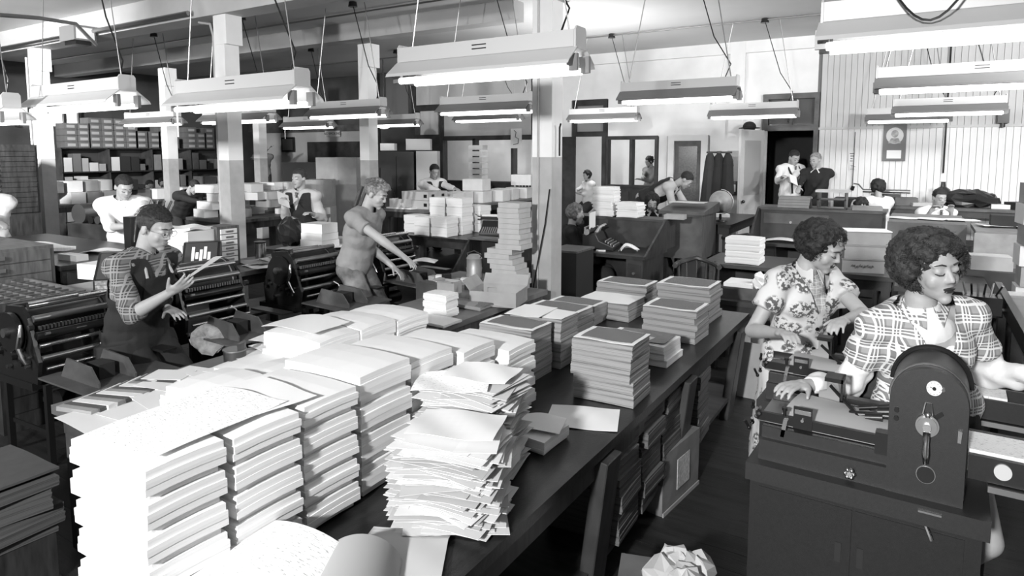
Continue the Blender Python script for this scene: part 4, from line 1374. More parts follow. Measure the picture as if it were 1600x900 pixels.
# papers and tools on the composing table
flat('loose_sheet', 'white open sheet on the dark composing table', page, -6.35, 3.1, .905, .3, .22, .6, bend=.02)
flat('magazine', 'loose magazines spread at the left end of the composing table', page_text, -7.1, 2.85, .91, .8, .34, .1, t=.03, wob=.01)
cuboid('book', 'flat pale book on the composing table end', board_white, -6.1, 2.75, .9, .26, .1, .05, .1, cat='book')
cuboid('tin', 'small shiny tin on the composing table end', dull_steel, -6.0, 2.98, .9, .12, .08, .05, .1, cat='tin')
t = thing('inkstand', 'dark cylindrical rack with upright chrome rods beyond the pressman', 'machine', atd(208, 352, 6.3))
q = t.location.copy(); q.z = .9; t.location = q
MB().box(-.06, .06, -.06, .06, 0, .3).build('rack_body', black, t, bevel=.01)
for k in range(4):
    MB().cyl((.1 + .07 * k, 0, .05 + .0 * k), (.16 + .11 * k, .1, .46), .011, n=8).build('rod', chrome, t, smooth=True)
t = thing('proof_press', 'dark cylinder proof press with crank left of the white-shirted man', 'machine', (-9.0, 4.6, 0), .2)
MB().box(-.5, .5, -.3, .3, 0, .9).build('stand', dark_wood, t, bevel=.01)
MB().cyl((-.35, -.25, 1.02), (-.35, .25, 1.02), .13, n=20).build('cylinder', dull_steel, t, smooth=True)
for k in range(5):
    MB().cyl((-.1 + k * .12, -.28, .95), (-.1 + k * .12, -.24, .95), .05, n=12).build('gear', [black, dull_steel][k % 2], t, smooth=True)
MB().cyl((.1, -.3, 1.05), (.55, -.3, 1.15), .02).build('crank_handle', steel, t)
# desk with white boxes in the middle
DK = table('desk', 'dark desk with stacked white boxes in front of the vested man', -5.98, -5.0, 4.5, 5.4, .8, table_wood, dark_wood)
for k, (z, h_, s_) in enumerate(((.802, .09, 1.1), (.894, .07, 1.0), (.966, .1, .95))):
    cuboid('box', 'white box on the dark centre desk, %s of the pile of three' % ['lowest', 'middle', 'topmost'][k], board_white, -5.42, 4.85, z, .3 * s_, .24, h_, .05 * k)
cuboid('box', 'long white box lying behind the pile of three on the centre desk', board_white, -5.35, 5.2, .802, .42, .16, .07, .1)
for i in range(6):
    flat('loose_sheet', 'loose sheet scattered on the dark centre desk, layer %s' % ['one from the bottom', 'two', 'three', 'four', 'five', 'six on top'][i], page, -5.6 + .12 * i, 4.66 + .11 * i, .805 + .005 * i, .3, .22, rnd.uniform(-.6, .6), wob=.003)
sk = tag(MB().ball((0, 0, 0), (.16, .14, .17), n=14).jitter(.018).build('bag', mat('black oilcloth', .02, .15), base=False), 'shiny crumpled black bag on the centre desk', 'bag')
sk.location = (-5.8, 4.8, .95)
# mid benches behind the presses
table('bench', 'cluttered bench behind the second column under heaps of paper', -8.4, -7.4, 5.2, 6.6, .95, mid_wood, dark_wood)
for i in range(24):
    x = rnd.uniform(-8.2, -7.6); y = 5.35 + (i % 6) * .225
    z = .952 + (i // 6) * .11
    cuboid('parcel', 'paper parcel heaped on the cluttered bench, row %s, layer %s' % ('one two three four five six'.split()[i % 6], ['bottom', 'second', 'third', 'top'][i // 6]), [board_white, board, page, mat('grey page', .5, .7)][i % 4], x, y, z, rnd.uniform(.25, .4), rnd.uniform(.17, .21), .105, rnd.uniform(-.3, .3), group='parcels on the cluttered bench')
table('bench', 'long dark bench in front of the left wall shelves', -13.6, -12.7, 4.5, 9.4, .9, mid_wood, dark_wood)
for i in range(30):
    y = 4.7 + (i % 15) * .31
    if i >= 15 and 8 <= i % 15 <= 12: continue
    cuboid('parcel', 'parcel on the bench by the left shelves, place %s, %s layer' % ('one two three four five six seven eight nine ten eleven twelve thirteen fourteen fifteen'.split()[i % 15], ['lower', 'upper'][i // 15]), [board, board_dark, page, board_white, black_matte][(i * 7) % 5], -13.1 + rnd.uniform(-.3, .15), y, .902 + (i // 15) * .205, rnd.uniform(.3, .5), .26, .2, rnd.uniform(-.15, .15), group='parcels on the bench by the left shelves')


# tall cartons
def carton(px0, px1, pyt, d, dep, label, m=board, zb=0.0, tape=True, lab=False, rz=.0, cat='box'):
    a = atd(px0, pyt, d); b = atd(px1, pyt, d)
    wd = (b - a).length
    c = (a + b) / 2
    t = thing('carton', label, cat, (c.x, c.y, zb), YAW + rz)
    MB().box(-wd / 2, wd / 2, 0, dep, 0, c.z - zb).build('carton_body', m, t, bevel=.01)
    if tape:
        MB().box(-.035, .035, -.004, 0, 0, c.z - zb).box(-.035, .035, 0, dep, c.z - zb, c.z - zb + .003).build('tape', mat('tape', .5, .4), t)
    if lab:
        MB().box(wd * .12, wd * .32, -.005, 0, (c.z - zb) * .45, (c.z - zb) * .75).build('label', page, t)
    return t


carton(493, 556, 246, 10.95, .5, 'tallest cardboard carton standing behind the vested man')
carton(477, 518, 281, 10.3, .35, 'medium carton leaning against the tallest one', zb=0, rz=.1)
carton(478, 516, 324, 9.85, .35, 'small carton with a white label in front of the medium one', lab=True)
carton(440, 492, 254, 12.0, .5, 'black cabinet beyond the medium carton', m=black_matte, tape=False, cat='cabinet')
carton(556, 592, 285, 11.5, .5, 'low dark cabinet with piled goods right of the tallest carton', m=dark_wood, tape=False, cat='cabinet')
bq = atd(574, 285, 11.75)
cuboid('bundle', 'black bundle heaped on the low dark cabinet', black_matte, bq.x, bq.y, bq.z + .01, .4, .3, .25, .4, cat='bundle')
lk = carton(592, 646, 237, 12.9, .5, 'dark two-door locker behind the young man', m=dark_wall, tape=False, cat='cabinet')
MB().box(-.004, .004, -.006, 0, .1, 1.75).build('door_gap', black_matte, lk)
MB().box(-.06, -.03, -.02, 0, .9, 1.05).build('handle', steel, lk)
carton(650, 683, 236, 12.9, .5, 'light grey metal locker beside the dark one', m=mat('light grey metal', .5, .4), tape=False, cat='cabinet')
tx = atd(612, 236, 12.9)
carton(594, 616, 224, 13.0, .3, 'low pale box on top of the dark locker', m=board_white, zb=tx.z + .01, tape=False)
carton(634, 672, 217, 13.0, .3, 'pair of stacked grey boxes on top of the light locker', m=mat('grey page', .5, .7), zb=tx.z + .02, tape=False)
# leaning boards
t = thing('leaning_boards', 'narrow light boards leaning by the cartons', 'board', atd(535, 372, 9.0))
q = t.location.copy(); q.z = 0; t.location = q
for k in range(3):
    MB().cyl((-.3 + .1 * k, 0, 0), (.1 + .1 * k, .3, 1.35), .03, n=4).build('board', mid_wood, t)
# rear counter with file boxes
RC = table('counter', 'long counter running back to the office windows', -7.15, -6.3, 7.65, 12.0, .95, light_top, dark_wood, shelf=.4)
names = 'nearest,second,third,fourth,fifth,sixth'.split(',')
k = 0
for (x, y) in ((-6.58, 7.95), (-6.58, 8.2)):
    for lv in range(2):
        t = thing('file_box', '%s file box with a metal label holder, %s layer' % (['left', 'right'][k // 2], ['lower', 'upper'][lv]), 'box', (x, y, .952 + lv * .135), .0, 'file boxes on the rear counter')
        MB().box(-.3, .22, -.12, .12, 0, .13).build('box_body', mat('grey page', .5, .7), t, bevel=.004)
        MB().box(.22, .226, -.03, .03, .04, .09).build('label_holder', black, t)
        MB().box(-.12 + .26, -.06 + .26, -.126, -.12, .04, .09).build('label_holder', black, t)
        k += 1
for i, (x, y, z, s_) in enumerate(((-6.6, 8.7, .952, 1), (-6.7, 9.1, .952, 1), (-6.6, 9.5, .952, 1.1), (-6.62, 9.5, 1.16, 1.1), (-6.5, 9.95, .952, 1.1), (-6.6, 10.4, .952, 1.2), (-6.6, 10.9, .952, 1.2), (-6.5, 10.9, 1.2, 1.1))):
    cuboid('box', 'white box on the rear counter, %s place going back%s' % ('first second third fourth fourth fifth sixth sixth'.split()[i], ', stacked on top' if i in (3, 7) else ''), board_white, x, y, z, .36 * s_, .3, .2, .03 * i)
t = thing('box_tray', 'open grey file tray on a white pad at the near counter end', 'tray', (-6.85, 7.8, .975))
MB().box(-.17, .17, -.1, .1, 0, .02).box(-.17, -.16, -.1, .1, .02, .13).box(.16, .17, -.1, .1, .02, .13).box(-.16, .16, -.1, -.09, .02, .13).box(-.16, .16, .09, .1, .02, .1).build('tray_body', mat('grey page', .5, .7), t)
MB().box(.05, .11, -.106, -.1, .03, .07).build('label_holder', page, t)
cuboid('pad', 'white pad beneath the open grey file tray', page, -6.82, 7.8, .952, .5, .24, .02, 0, cat='paper')
t = thing('wire_rack', 'white metal rail rack on the rear counter by the large column', 'rack', (-6.6, 11.4, .955))
b = MB().tube([(-.4, 0, 0), (-.4, 0, .35), (-.36, 0, .4), (.36, 0, .4), (.4, 0, .35), (.4, 0, 0)], .018)
b.build('rail', mat('white enamel', .8, .3), t, smooth=True)
for k in range(9):
    MB().cyl((-.3 + k * .075, 0, .0), (-.3 + k * .075, 0, .4), .008).build('bar', mat('white enamel', .8, .3), t)
# stack of files in the office window
for k in range(7):
    z = 1.3 + k * .13
    cuboid('file_stack', 'white file stack in the office window, level %s' % 'one two three four five six seven'.split()[k], [board_white, page][k % 2], atY(747, 250, 11.9).x, 11.9, z - .2, .34, .24, .1, .02 * k, cat='files')
cuboid('cabinet', 'low cabinet carrying the file stack below the office window', dark_wood, atY(747, 250, 11.9).x, 11.9, 0, .5, .4, 1.09, 0, cat='cabinet')
# low work table with white blocks
LT = table('work_table', 'low dark table with white paper blocks behind the fourth press', -5.95, -4.35, 6.5, 8.0, .75, table_wood, dark_wood, shelf=.3)
nm = 0
for (x, y, n_) in ((-5.3, 6.55, 2), (-5.02, 6.55, 2), (-5.28, 6.85, 4), (-5.0, 6.85, 4), (-4.95, 7.2, 3), (-5.6, 6.7, 2)):
    for k in range(n_):
        bundle(x, y, .752 + k * .118, .26, .24, .115, paper, 'white paper block on the low dark table, heap %s, level %s' % ('ABCDEF'[nm], 'one two three four'.split()[k]), 'paper blocks on the low dark table', key=k % 2, rz=rnd.uniform(-.05, .05), k=3)
    nm += 1


def typewriter(x, y, z, rz, label, s=1.0):
    t = thing('typewriter', label, 'typewriter', (x, y, z), rz)
    MB().prism([(-.18, 0), (.17, 0), (.17, .17), (.02, .18), (-.02, .10), (-.18, .04)], 'X', -.17 * s, .17 * s).build('housing', black, t, bevel=.008, M=Matrix.Rotation(0, 4, 'Z'))
    MB().cyl((-.22 * s, .1, .2), (.22 * s, .1, .2), .022, n=16).build('platen', black_matte, t, smooth=True)
    for q_ in (-1, 1):
        MB().cyl((q_ * .21 * s, .1, .2), (q_ * .25 * s, .1, .2), .03, n=12).build('platen_knob', dull_steel, t, smooth=True)
    MB().box(-.2 * s, .2 * s, .12, .14, .17, .25).build('carriage', dull_steel, t)
    kb = MB()
    for j in range(4):
        for i in range(10):
            kb.cyl((-.13 + i * .029, -.17 + j * .03, .04 + j * .015), (-.13 + i * .029, -.17 + j * .03, .06 + j * .015), .009, n=6)
    o = kb.build('keys', dull_steel, t); o['kind'] = 'stuff'
    MB().tube([(-.22 * s, .08, .22), (-.27 * s, .03, .26)], .005).build('return_lever', steel, t)
    return t


tw1 = typewriter(-4.7, 7.15, .75, math.radians(20), 'black typewriter at the right end of the low dark table')
MB().box(-.12, .12, .1, .11, .24, .42).build('sheet', page, tw1) if 0 else None
# tall irregular stack of boxes by the large column
for k in range(17):
    off_ = [0, .02, .01, -.01, -.03, -.06, -.09, -.06, .03, .04, .05, .03, .04, .04, .03, .03, .04][k]
    cuboid('flat_box', 'flat grey box in the tall crooked stack by the large column, level %s' % 'one two three four five six seven eight nine ten eleven twelve thirteen fourteen fifteen sixteen seventeen'.split()[k], mat('grey box board', .42, .7, var=.1), -2.86 + off_ * .9, 4.60, TZ + .002 + k * .0425, .2 if k > 8 else .24, .2, .041, 0.02 * (k % 3), group='flat boxes in the crooked stack')
cuboid('carton', 'small printed carton lying at the foot of the crooked stack', board, -2.78, 4.3, TZ + .002, .2, .12, .08, .7)
cuboid('crate', 'low crate under the ribbed metal jug', mid_wood, -3.5, 4.8, 0, .56, .66, .66, 0)
jg = thing('jug', 'ribbed metal insulated jug behind the open carton', 'jug', (-3.46, 4.92, .662))
MB().lathe([(.07, 0), (.074, .02), (.07, .04), (.074, .09), (.07, .1), (.07, .17), (.074, .18), (.06, .2), (.045, .215), (0, .22)], n=24).build('jug_body', mat('galvanized', .5, .5, metal=.5, var=.1), jg, smooth=True)
MB().tube([(-.065, 0, .18), (-.08, 0, .22), (0, 0, .25), (.08, 0, .22), (.065, 0, .18)], .005).build('handle', dull_steel, jg, smooth=True)
t = thing('hutch', 'dark slant-sided open hutch beyond the metal jug', 'cabinet', (-4.0, 6.0, 0))
MB().box(-.35, .35, .28, .3, 0, .85).build('back_panel', black_matte, t)
for s_ in (-1, 1):
    MB().prism([(-.3, 0), (.3, 0), (.3, .85), (.1, .85), (-.3, .45)], 'X', s_ * .34 - .012, s_ * .34 + .012).build('side_panel', dark_wood, t)
MB().box(-.35, .35, .05, .3, .83, .85).build('top_board', mid_wood, t)
MB().box(-.33, .33, -.28, .28, .4, .42).build('shelf', mid_wood, t)
for k in range(8):
    cuboid('scrap_box', 'small item in the clutter around the metal jug, number %s from the left' % 'one two three four five six seven eight'.split()[k], [board, page, black_matte, dull_steel, board_white][k % 5], -3.7 + .09 * k, 4.62 - .02 * (k % 3), .662, .07, .06, .04 + .02 * (k % 3), k * .5, cat='clutter') if k < 5 else cuboid('scrap_box', 'small item on the side table near the open carton, %s' % ['left', 'middle', 'right'][k - 5], [black_matte, page, dull_steel][k - 5], -3.15 + .12 * (k - 5), 4.4, TZ + .002, .07, .06, .05, k * .4, cat='clutter')

# ================================================================ LEFT WALL SHELVES
SX = -15.9
sa = atX(95, 232, SX); sb = atX(352, 232, SX)
t = thing('wall_shelves', 'long dark wall shelving crammed with goods on the left wall', 'shelves', (SX, (sa.y + sb.y) / 2, 0))
hy = (sb.y - sa.y) / 2
zs = [1.93, 1.40, .86, .3]
for z in zs:
    MB().box(-.45, 0, -hy, hy, z - .03, z).build('shelf', dark_wood, t)
nb = 4
for k in range(nb + 1):
    y = -hy + 2 * hy * k / nb
    MB().box(-.45, .0, y - .015, y + .015, 0, zs[0]).build('upright', mid_wood, t)
MB().box(-.47, -.45, -hy, hy, 0, 1.94).build('back_board', dark_wall, t)
cm = mat('grey carton front', .2, .7, var=.2, scale=4)
ci = 0
cols = [(112, 4), (132, 4), (150, 5), (170, 5), (188, 5), (207, 5), (222, 3), (243, 3), (257, 4), (272, 2), (300, 4), (315, 3), (328, 4)]
ordw = 'bottom,second,third,fourth,fifth,top'.split(',')
for ck, (px, n_) in enumerate(cols):
    yy = atX(px, 220, SX).y
    for k in range(n_):
        b_ = thing('carton', 'grey labelled carton on the wall shelves, column %s from left, %s level' % ('one two three four five six seven eight nine ten eleven twelve thirteen zero'.split()[ck], ordw[k]), 'box', (SX - .2, yy, zs[0] + .002 + k * .135), 0, 'stock cartons on the wall shelves')
        MB().box(-.18, .19, -.135, .135, 0, .13).build('carton_body', cm, b_, bevel=.005, seg=1)
        MB().box(.19, .196, -.08, .08, .03, .09).build('label', mat('carton label', .55, .7), b_)
r = random.Random(11)
for row in range(1, 4):
    for k in range(nb):
        y0_ = t.location.y - hy + 2 * hy * k / nb + .06
        wcell = 2 * hy / nb - .1
        z = zs[row] + .002
        xx = y0_
        j = 0
        while xx < y0_ + wcell - .12 and j < 7:
            wy = r.uniform(.10, .22)
            if xx + wy > y0_ + wcell: break
            hh = r.uniform(.14, .44)
            cuboid('shelf_goods', 'stock on the wall shelves, %s row, bay %s, item %s' % (['', 'upper', 'middle', 'lowest'][row], 'one two three four five six seven eight'.split()[k], 'one two three four five six seven'.split()[j]), [board_dark, mat('mid card', .2, .7), board, page, cloth_dark, mat('grey page', .5, .7)][r.randrange(6)], SX - .165, xx + wy / 2, z, .3, wy, hh, 0, cat='goods', group='goods on the wall shelves')
            xx += wy + .03
            j += 1

# ================================================================ OFFICE AREA
def desk(name, label, x0, x1, y0, y1, z, m=dark_wood, topm=None, drawers=2, face='-Y'):
    t = thing(name, label, 'desk', ((x0 + x1) / 2, (y0 + y1) / 2, 0))
    hx, hy_ = (x1 - x0) / 2, (y1 - y0) / 2
    MB().box(-hx, hx, -hy_, hy_, z - .035, z).build('desk_top', topm or m, t, bevel=.006)
    for s in (-1, 1):
        xa, xb = (s * (hx - .03), s * (hx - .03 - .38 * min(1, hx)))
        MB().box(min(xa, xb), max(xa, xb), -hy_ + .03, hy_ - .03, .05, z - .035).build('pedestal', m, t)
        for k in range(3):
            d = MB().box(min(xa, xb) + .02, max(xa, xb) - .02, -hy_ + .018, -hy_ + .03, .08 + k * (z - .15) / 3, .06 + (k + 1) * (z - .15) / 3).build('drawer', m, t, bevel=.004, seg=1)
            MB().cyl(((xa + xb) / 2, -hy_ + .0, .08 + (k + .45) * (z - .15) / 3), ((xa + xb) / 2, -hy_ + .018, .08 + (k + .45) * (z - .15) / 3), .015, n=8).build('knob', dull_steel, d)
    MB().box(-hx + .05, hx - .05, hy_ - .06, hy_ - .04, .2, z - .035).build('modesty_panel', m, t)
    return t


O1 = desk('desk', 'black typing desk right of the large column with slanted side panels', -3.3, -2.35, 6.35, 7.05, .75)
MB().box(-.7, .47, .33, .35, .75, 1.05).build('back_panel', dark_wood, O1)
MB().box(-.7, .47, .28, .62, 1.05, 1.075).build('upper_shelf', dark_wood, O1)
for s_ in (.47,):
    MB().prism([(-.34, .75), (.6, .75), (.6, 1.06), (.25, 1.06)], 'X', s_ - .012, s_ + .012).build('slant_side', dark_wood, O1)
tw2 = typewriter(-2.98, 6.68, .755, math.radians(100), 'black typewriter with white paper in front of the seated grey-haired woman')
MB().box(-.13, .13, .1, .104, .22, .4).build('sheet', page, tw2)
for i, (x, n_) in enumerate(((-2.98, 4), (-2.68, 2))):
    for k in range(n_):
        bundle(x, 7.0, 1.078 + k * .085, .26, .22, .083, paper, 'white pile on the typing desk shelf, %s pile, level %s' % (['left', 'right'][i], 'one two three four'.split()[k]), 'white piles on the typing desk shelf', key='o%d' % k, rz=rnd.uniform(-.08, .08), jit=.01, k=6)
cuboid('book', 'flat book on the right end of the typing desk shelf', board, -2.3, 7.15, 1.078, .22, .16, .05, .1, cat='book')
flat('crumpled_paper', 'crumpled paper on the typing desk top', page, -2.62, 6.6, .77, .2, .14, .6, bend=.05, wob=.02)
cuboid('pencil_tray', 'small slips on the typing desk top beside the typewriter', page, -2.9, 6.5, .752, .1, .06, .012, .3, cat='paper')
slp = thing('slant_case', 'black slant-topped case standing in front of the typing desk', 'case', (-3.15, 6.0, 0))
MB().prism([(-.35, 0), (.3, 0), (.3, .82), (.0, .82), (-.35, .45)], 'Y', -.2, .2).build('case_body', black_matte, slp, bevel=.01)
MB().box(-.02, .31, -.21, .21, .82, .84).build('case_top', mid_wood, slp)
HD = thing('high_desk', 'wooden high desk with a sloping top under the stooping man', 'desk', (-2.42, 8.0, 0))
MB().box(-.22, .27, -.3, .3, .55, 1.08).build('desk_box', mid_wood, HD, bevel=.01)
MB().prism([(-.34, 1.08), (.34, 1.08), (.34, 1.2), (-.34, 1.12)], 'X', -.25, .3).build('sloping_lid', mid_wood, HD)
for x in (-.18, .23):
    for y in (-.26, .26):
        MB().box(x - .03, x + .03, y - .03, y + .03, 0, .55).build('leg', dark_wood, HD)
flat('open_ledger', 'white open ledger on the sloping high desk', page, -2.4, 7.95, 1.21, .42, .26, .1)
BT = table('big_table', 'big dark table with a globe beside the coats', -2.78, -2.02, 8.5, 10.2, .9, table_wood, dark_wood)
gl = thing('globe', 'pale library globe on a dark foot', 'globe', (-2.25, 8.9, .902))
MB().ball((0, 0, .26), .15, n=28).build('sphere', mat('globe paper', .36, .35, var=.35, scale=7), gl, smooth=True)
MB().tube([(.0 + .165 * math.cos(a), 0, .26 + .165 * math.sin(a)) for a in [PI * (k / 10 - .5) for k in range(11)]], .005).build('meridian', dull_steel, gl)
MB().lathe([(.09, 0), (.085, .02), (.02, .04), (.015, .1), (0, .1)], n=18).build('foot', black, gl, smooth=True)
cuboid('papers', 'small heap of white papers beside the globe', page, -2.45, 9.55, .902, .3, .2, .04, .4, cat='paper')
ct = thing('coat_rack', 'dark coats hanging on a rack behind the globe', 'coats', atd(1121, 330, 10.6))
q = ct.location.copy(); q.z = 0; ct.location = q
MB().box(-.03, .03, -.03, .03, 0, 1.84).build('post', dark_wood, ct)
MB().cyl((-.2, 0, 1.82), (.2, 0, 1.82), .015).build('rail', dark_wood, ct)
for k in range(3):
    c_ = MB()
    c_.ball((-.13 + k * .13, -.05 + .04 * k, 1.62), (.085, .1, .2), n=12)
    c_.cyl((-.13 + k * .13, -.05 + .04 * k, 1.68), (-.15 + k * .15, -.06, .95 + .1 * k), .08, .12, 14)
    c_.jitter(.012).build('coat', [cloth_dark, cloth_black, cloth_black][k], ct, smooth=True)


def chair(x, y, rz, label, group=None):
    t = thing('chair', label, 'chair', (x, y, 0), rz, group)
    MB().cbox((0, 0, .44), .42, .40, .035).build('seat', dark_wood, t, bevel=.012)
    for sx_ in (-1, 1):
        for sy in (-1, 1):
            MB().cyl((sx_ * .17, sy * .16, .43), (sx_ * .2, sy * .19, 0), .02, .016, 10).build('leg', dark_wood, t, smooth=True)
    MB().tube([(.2 * math.cos(a), .06 - .22 * -math.sin(a), .80 - .05 * abs(math.cos(a))) for a in [PI * k / 10 for k in range(11)]], .024, 8).build('top_rail', dark_wood, t, smooth=True)
    for k in range(5):
        a = PI * (.18 + .16 * k)
        MB().cyl((.17 * math.cos(a), .05 + .14 * math.sin(a), .45), (.2 * math.cos(a), .06 + .22 * math.sin(a), .79), .011, n=8).build('spindle', dark_wood, t)
    MB().box(-.18, .18, -.01, .01, .2, .22).build('stretcher', dark_wood, t)
    return t


chair(-1.72, 6.02, .3, 'dark bow-backed wooden chair standing empty beyond the grey stacks')
chair(-1.93, 8.2, -.5, 'dark bow-backed chair beside the cream door')
O3 = desk('desk', 'small dark desk carrying the tall white paper pile', -1.78, -1.02, 6.35, 7.1, .75)
for k in range(4):
    bundle(-1.25, 6.42, .752 + k * .062, .32, .24, .06, paper, 'white bundle on the small dark desk, level %s' % 'one two three four'.split()[k], 'white bundles on the small dark desk', key='p', rz=rnd.uniform(-.03, .03))
ST = table('stand', 'low dark stand holding an open box of papers behind the far grey stacks', -1.5, -.85, 5.45, 5.95, .6, dark_wood, dark_wood)
open_box('paper_box', 'open box of white paper on the low dark stand', mid_wood, -1.2, 5.68, .602, .36, .3, .1, 0, (0, 0, 0, 0))
cuboid('paper_block', 'white block of paper inside the open box on the stand', page, -1.25, 5.68, .61, .22, .26, .12, 0, cat='paper')
for k in range(3):
    o = tag(MB().ball((0, 0, 0), (.05, .04, .07), n=9).jitter(.014).build('crumpled_sheet', page, base=False), 'crumpled white sheet sticking up in the open box, %s' % ['tallest', 'middle', 'right'][k], 'paper')
    o.location = (-1.1 + .04 * k, 5.66 + .03 * k, .75 - .02 * k)
# roll-top desk and the right rear desks
RT = desk('roll_top_desk', 'dark roll-top desk with pigeonholes in front of the doorway men', -1.62, -.32, 7.75, 8.65, .8)
MB().box(-.65, .65, .05, .45, .8, 1.14).build('hutch', dark_wood, RT, bevel=.008)
MB().box(-.67, .67, .0, .47, 1.14, 1.17).build('hutch_top', mid_wood, RT, bevel=.006)
MB().box(-.6, .1, .035, .05, .98, 1.1).build('hutch_panel', mid_wood, RT, bevel=.004)
for s_ in (-1, 1):
    MB().prism([(-.45, .8), (.05, .8), (.05, 1.16), (-.05, 1.16), (-.3, .98)], 'X', s_ * .65 - .012, s_ * .65 + .012).build('curved_side', dark_wood, RT)
for k in range(2):
    MB().cyl((-.3 + k * .3, .02, 1.0), (-.3 + k * .3, .035, 1.0), .015).build('knob', steel, RT)
flat('open_book', 'white open book lying on the roll-top desk', page, -1.3, 7.95, .815, .36, .24, .1, bend=.02)
for k in range(4):
    cuboid('book', 'ledger in the left pile on the roll-top desk, %s' % ['lowest', 'second', 'third', 'top'][k], board, -1.25, 8.35, 1.172 + k * .032, .34, .26, .03, .03 * k, cat='book')
t = thing('file_tray', 'black two-tier file tray with white papers on the roll-top desk', 'tray', (-.85, 8.35, 1.172))
for z in (0, .1):
    MB().box(-.15, .15, -.12, .12, z, z + .012).build('shelf', black, t)
for s_ in (-1, 1):
    MB().box(s_ * .14 - .008, s_ * .14 + .008, -.12, .12, .012, .19).build('side', black, t)
MB().box(-.17, .17, -.13, .13, .19, .215).build('papers', page, t)
cuboid('ledger', 'long flat ledger on the right end of the roll-top desk', board, -.5, 8.35, 1.172, .3, .24, .04, .1, cat='book')
qb = at(1344, 424, .75)
for k in range(3):
    b_ = thing('carton', 'brown flap box in the stack of three beside the floral woman, %s' % ['lowest, with handwriting', 'middle', 'top, with white folders'][k], 'box', (qb.x, qb.y, .752 + k * .125), YAW * .5, 'brown flap boxes')
    MB().box(-.17 + .015 * k, .17 + .02 * k, -.1, .14, 0, .115).build('box_body', mat('buff board', .26, .7, var=.12), b_, bevel=.005)
    MB().box(-.175 + .015 * k, .175 + .02 * k, -.105, .145, .115, .123).build('lid_edge', board_white if k == 2 else mat('buff board', .26, .7, var=.12), b_)
    if k == 0:
        MB().tube([(-.09 + .006 * i, -.104, .06 + .014 * math.sin(i * 1.9) + .006 * math.sin(i * .7)) for i in range(30)], .0016, 4).build('handwriting', black, b_)
table('stand', 'dark stand under the stack of brown flap boxes', qb.x - .25, qb.x + .28, qb.y - .2, qb.y + .3, .75, dark_wood, dark_wood)
R1 = desk('desk', 'wooden desk with a high front at the right rear, left of two', -.28, .42, 8.3, 9.25, 1.08, mid_wood, light_top)
MB().box(-.36, .36, -.49, -.47, .1, 1.06).build('front_panel', mid_wood, R1, bevel=.004)
R2 = desk('desk', 'paler wooden desk at the right rear, nearer of two', .46, 1.1, 7.5, 8.3, 1.08, mat('pale oak', .25, .5, var=.2, stretch=(1, 8, 1)), light_top)
MB().box(-.33, .33, -.42, -.40, .1, 1.06).build('front_panel', mat('pale oak', .25, .5), R2, bevel=.004)
for i in range(5):
    flat('loose_sheet', 'white sheet spread on the right rear desks, %s from the left' % 'first second third fourth fifth'.split()[i], page, -.15 + i * .27, 8.5 - (.5 if i > 2 else 0), 1.09 + .003 * i, .3, .24, rnd.uniform(-.4, .4))
RB = table('work_bench', 'dark bench nearer than the roll-top desk with white slips', -.14, .5, 6.0, 7.0, .75, dark_wood, dark_wood)
flat('white_slips', 'white slips with an upright cross piece on the near dark bench', page, .02, 6.7, .99, .36, .1, .1, t=.02)
cuboid('riser', 'dark riser holding the white slips', dark_wood, .02, 6.72, .752, .3, .12, .23, .1, cat='stand')
FB = table('wall_bench', 'bench along the boarded wall behind the seated people', -.75, 2.4, 11.35, 12.1, 1.02, mid_wood, dark_wood, shelf=.5)
t = thing('adding_machine', 'dark desk machine in front of the woman seen from behind', 'machine', (-.45, 11.7, 1.022))
MB().box(-.2, .2, -.15, .15, 0, .16).build('case', black, t, bevel=.02)
MB().cyl((-.32, 0, .2), (.32, 0, .2), .03).build('carriage', dull_steel, t)
MB().tube([(-.3, 0, .2), (-.38, -.05, .3), (-.45, -.05, .31)], .012).build('arm', dull_steel, t)
cuboid('low_cabinet', 'dark low cabinet left of the woman seen from behind', black_matte, -.98, 11.75, 0, .36, .4, 1.1, 0, cat='cabinet')
bt = thing('flask', 'dark glass carboy bottle on the wall bench', 'bottle', (W(1472, 300)[0] + .05, 11.75, 1.022))
MB().lathe([(.1, 0), (.11, .02), (.11, .2), (.09, .25), (.035, .29), (.03, .35), (.04, .36), (0, .36)], n=22).build('glass', mat('dark glass', .03, .1), bt, smooth=True)
MB().lathe([(.112, .07), (.112, .16)], n=22).build('label', mat('bottle label', .5, .6), bt, smooth=True)
cb = tag(MB().ball((0, 0, 0), (.36, .16, .13), n=14).jitter(.03).build('bag', mat('black leather', .02, .3), base=False), 'slumped black leather bag on the wall bench', 'bag')
cb.location = (.62, 11.7, 1.14)
for k, (px, lb, m_) in enumerate(((1570, 'white bowl', board_white), (1415, 'tilted drawing board', board_dark), (1440, 'grey paper pile', mat('grey page', .5, .7)), (1595, 'small dark box', black_matte))):
    cuboid('bench_item', lb + ' on the wall bench', m_, atY(px, 300, 11.6).x, 11.6, 1.022, .3, .2, [.06, .12, .05, .1][k], .2 * k, cat='item')
cuboid('radio_box', 'dark box with a white label on the pale oak desk', black_matte, .72, 8.0, 1.082, .24, .18, .12, 0)
cuboid('box', 'small white box right of the dark labelled box on the pale oak desk', board_white, .98, 8.0, 1.082, .14, .14, .12, 0)
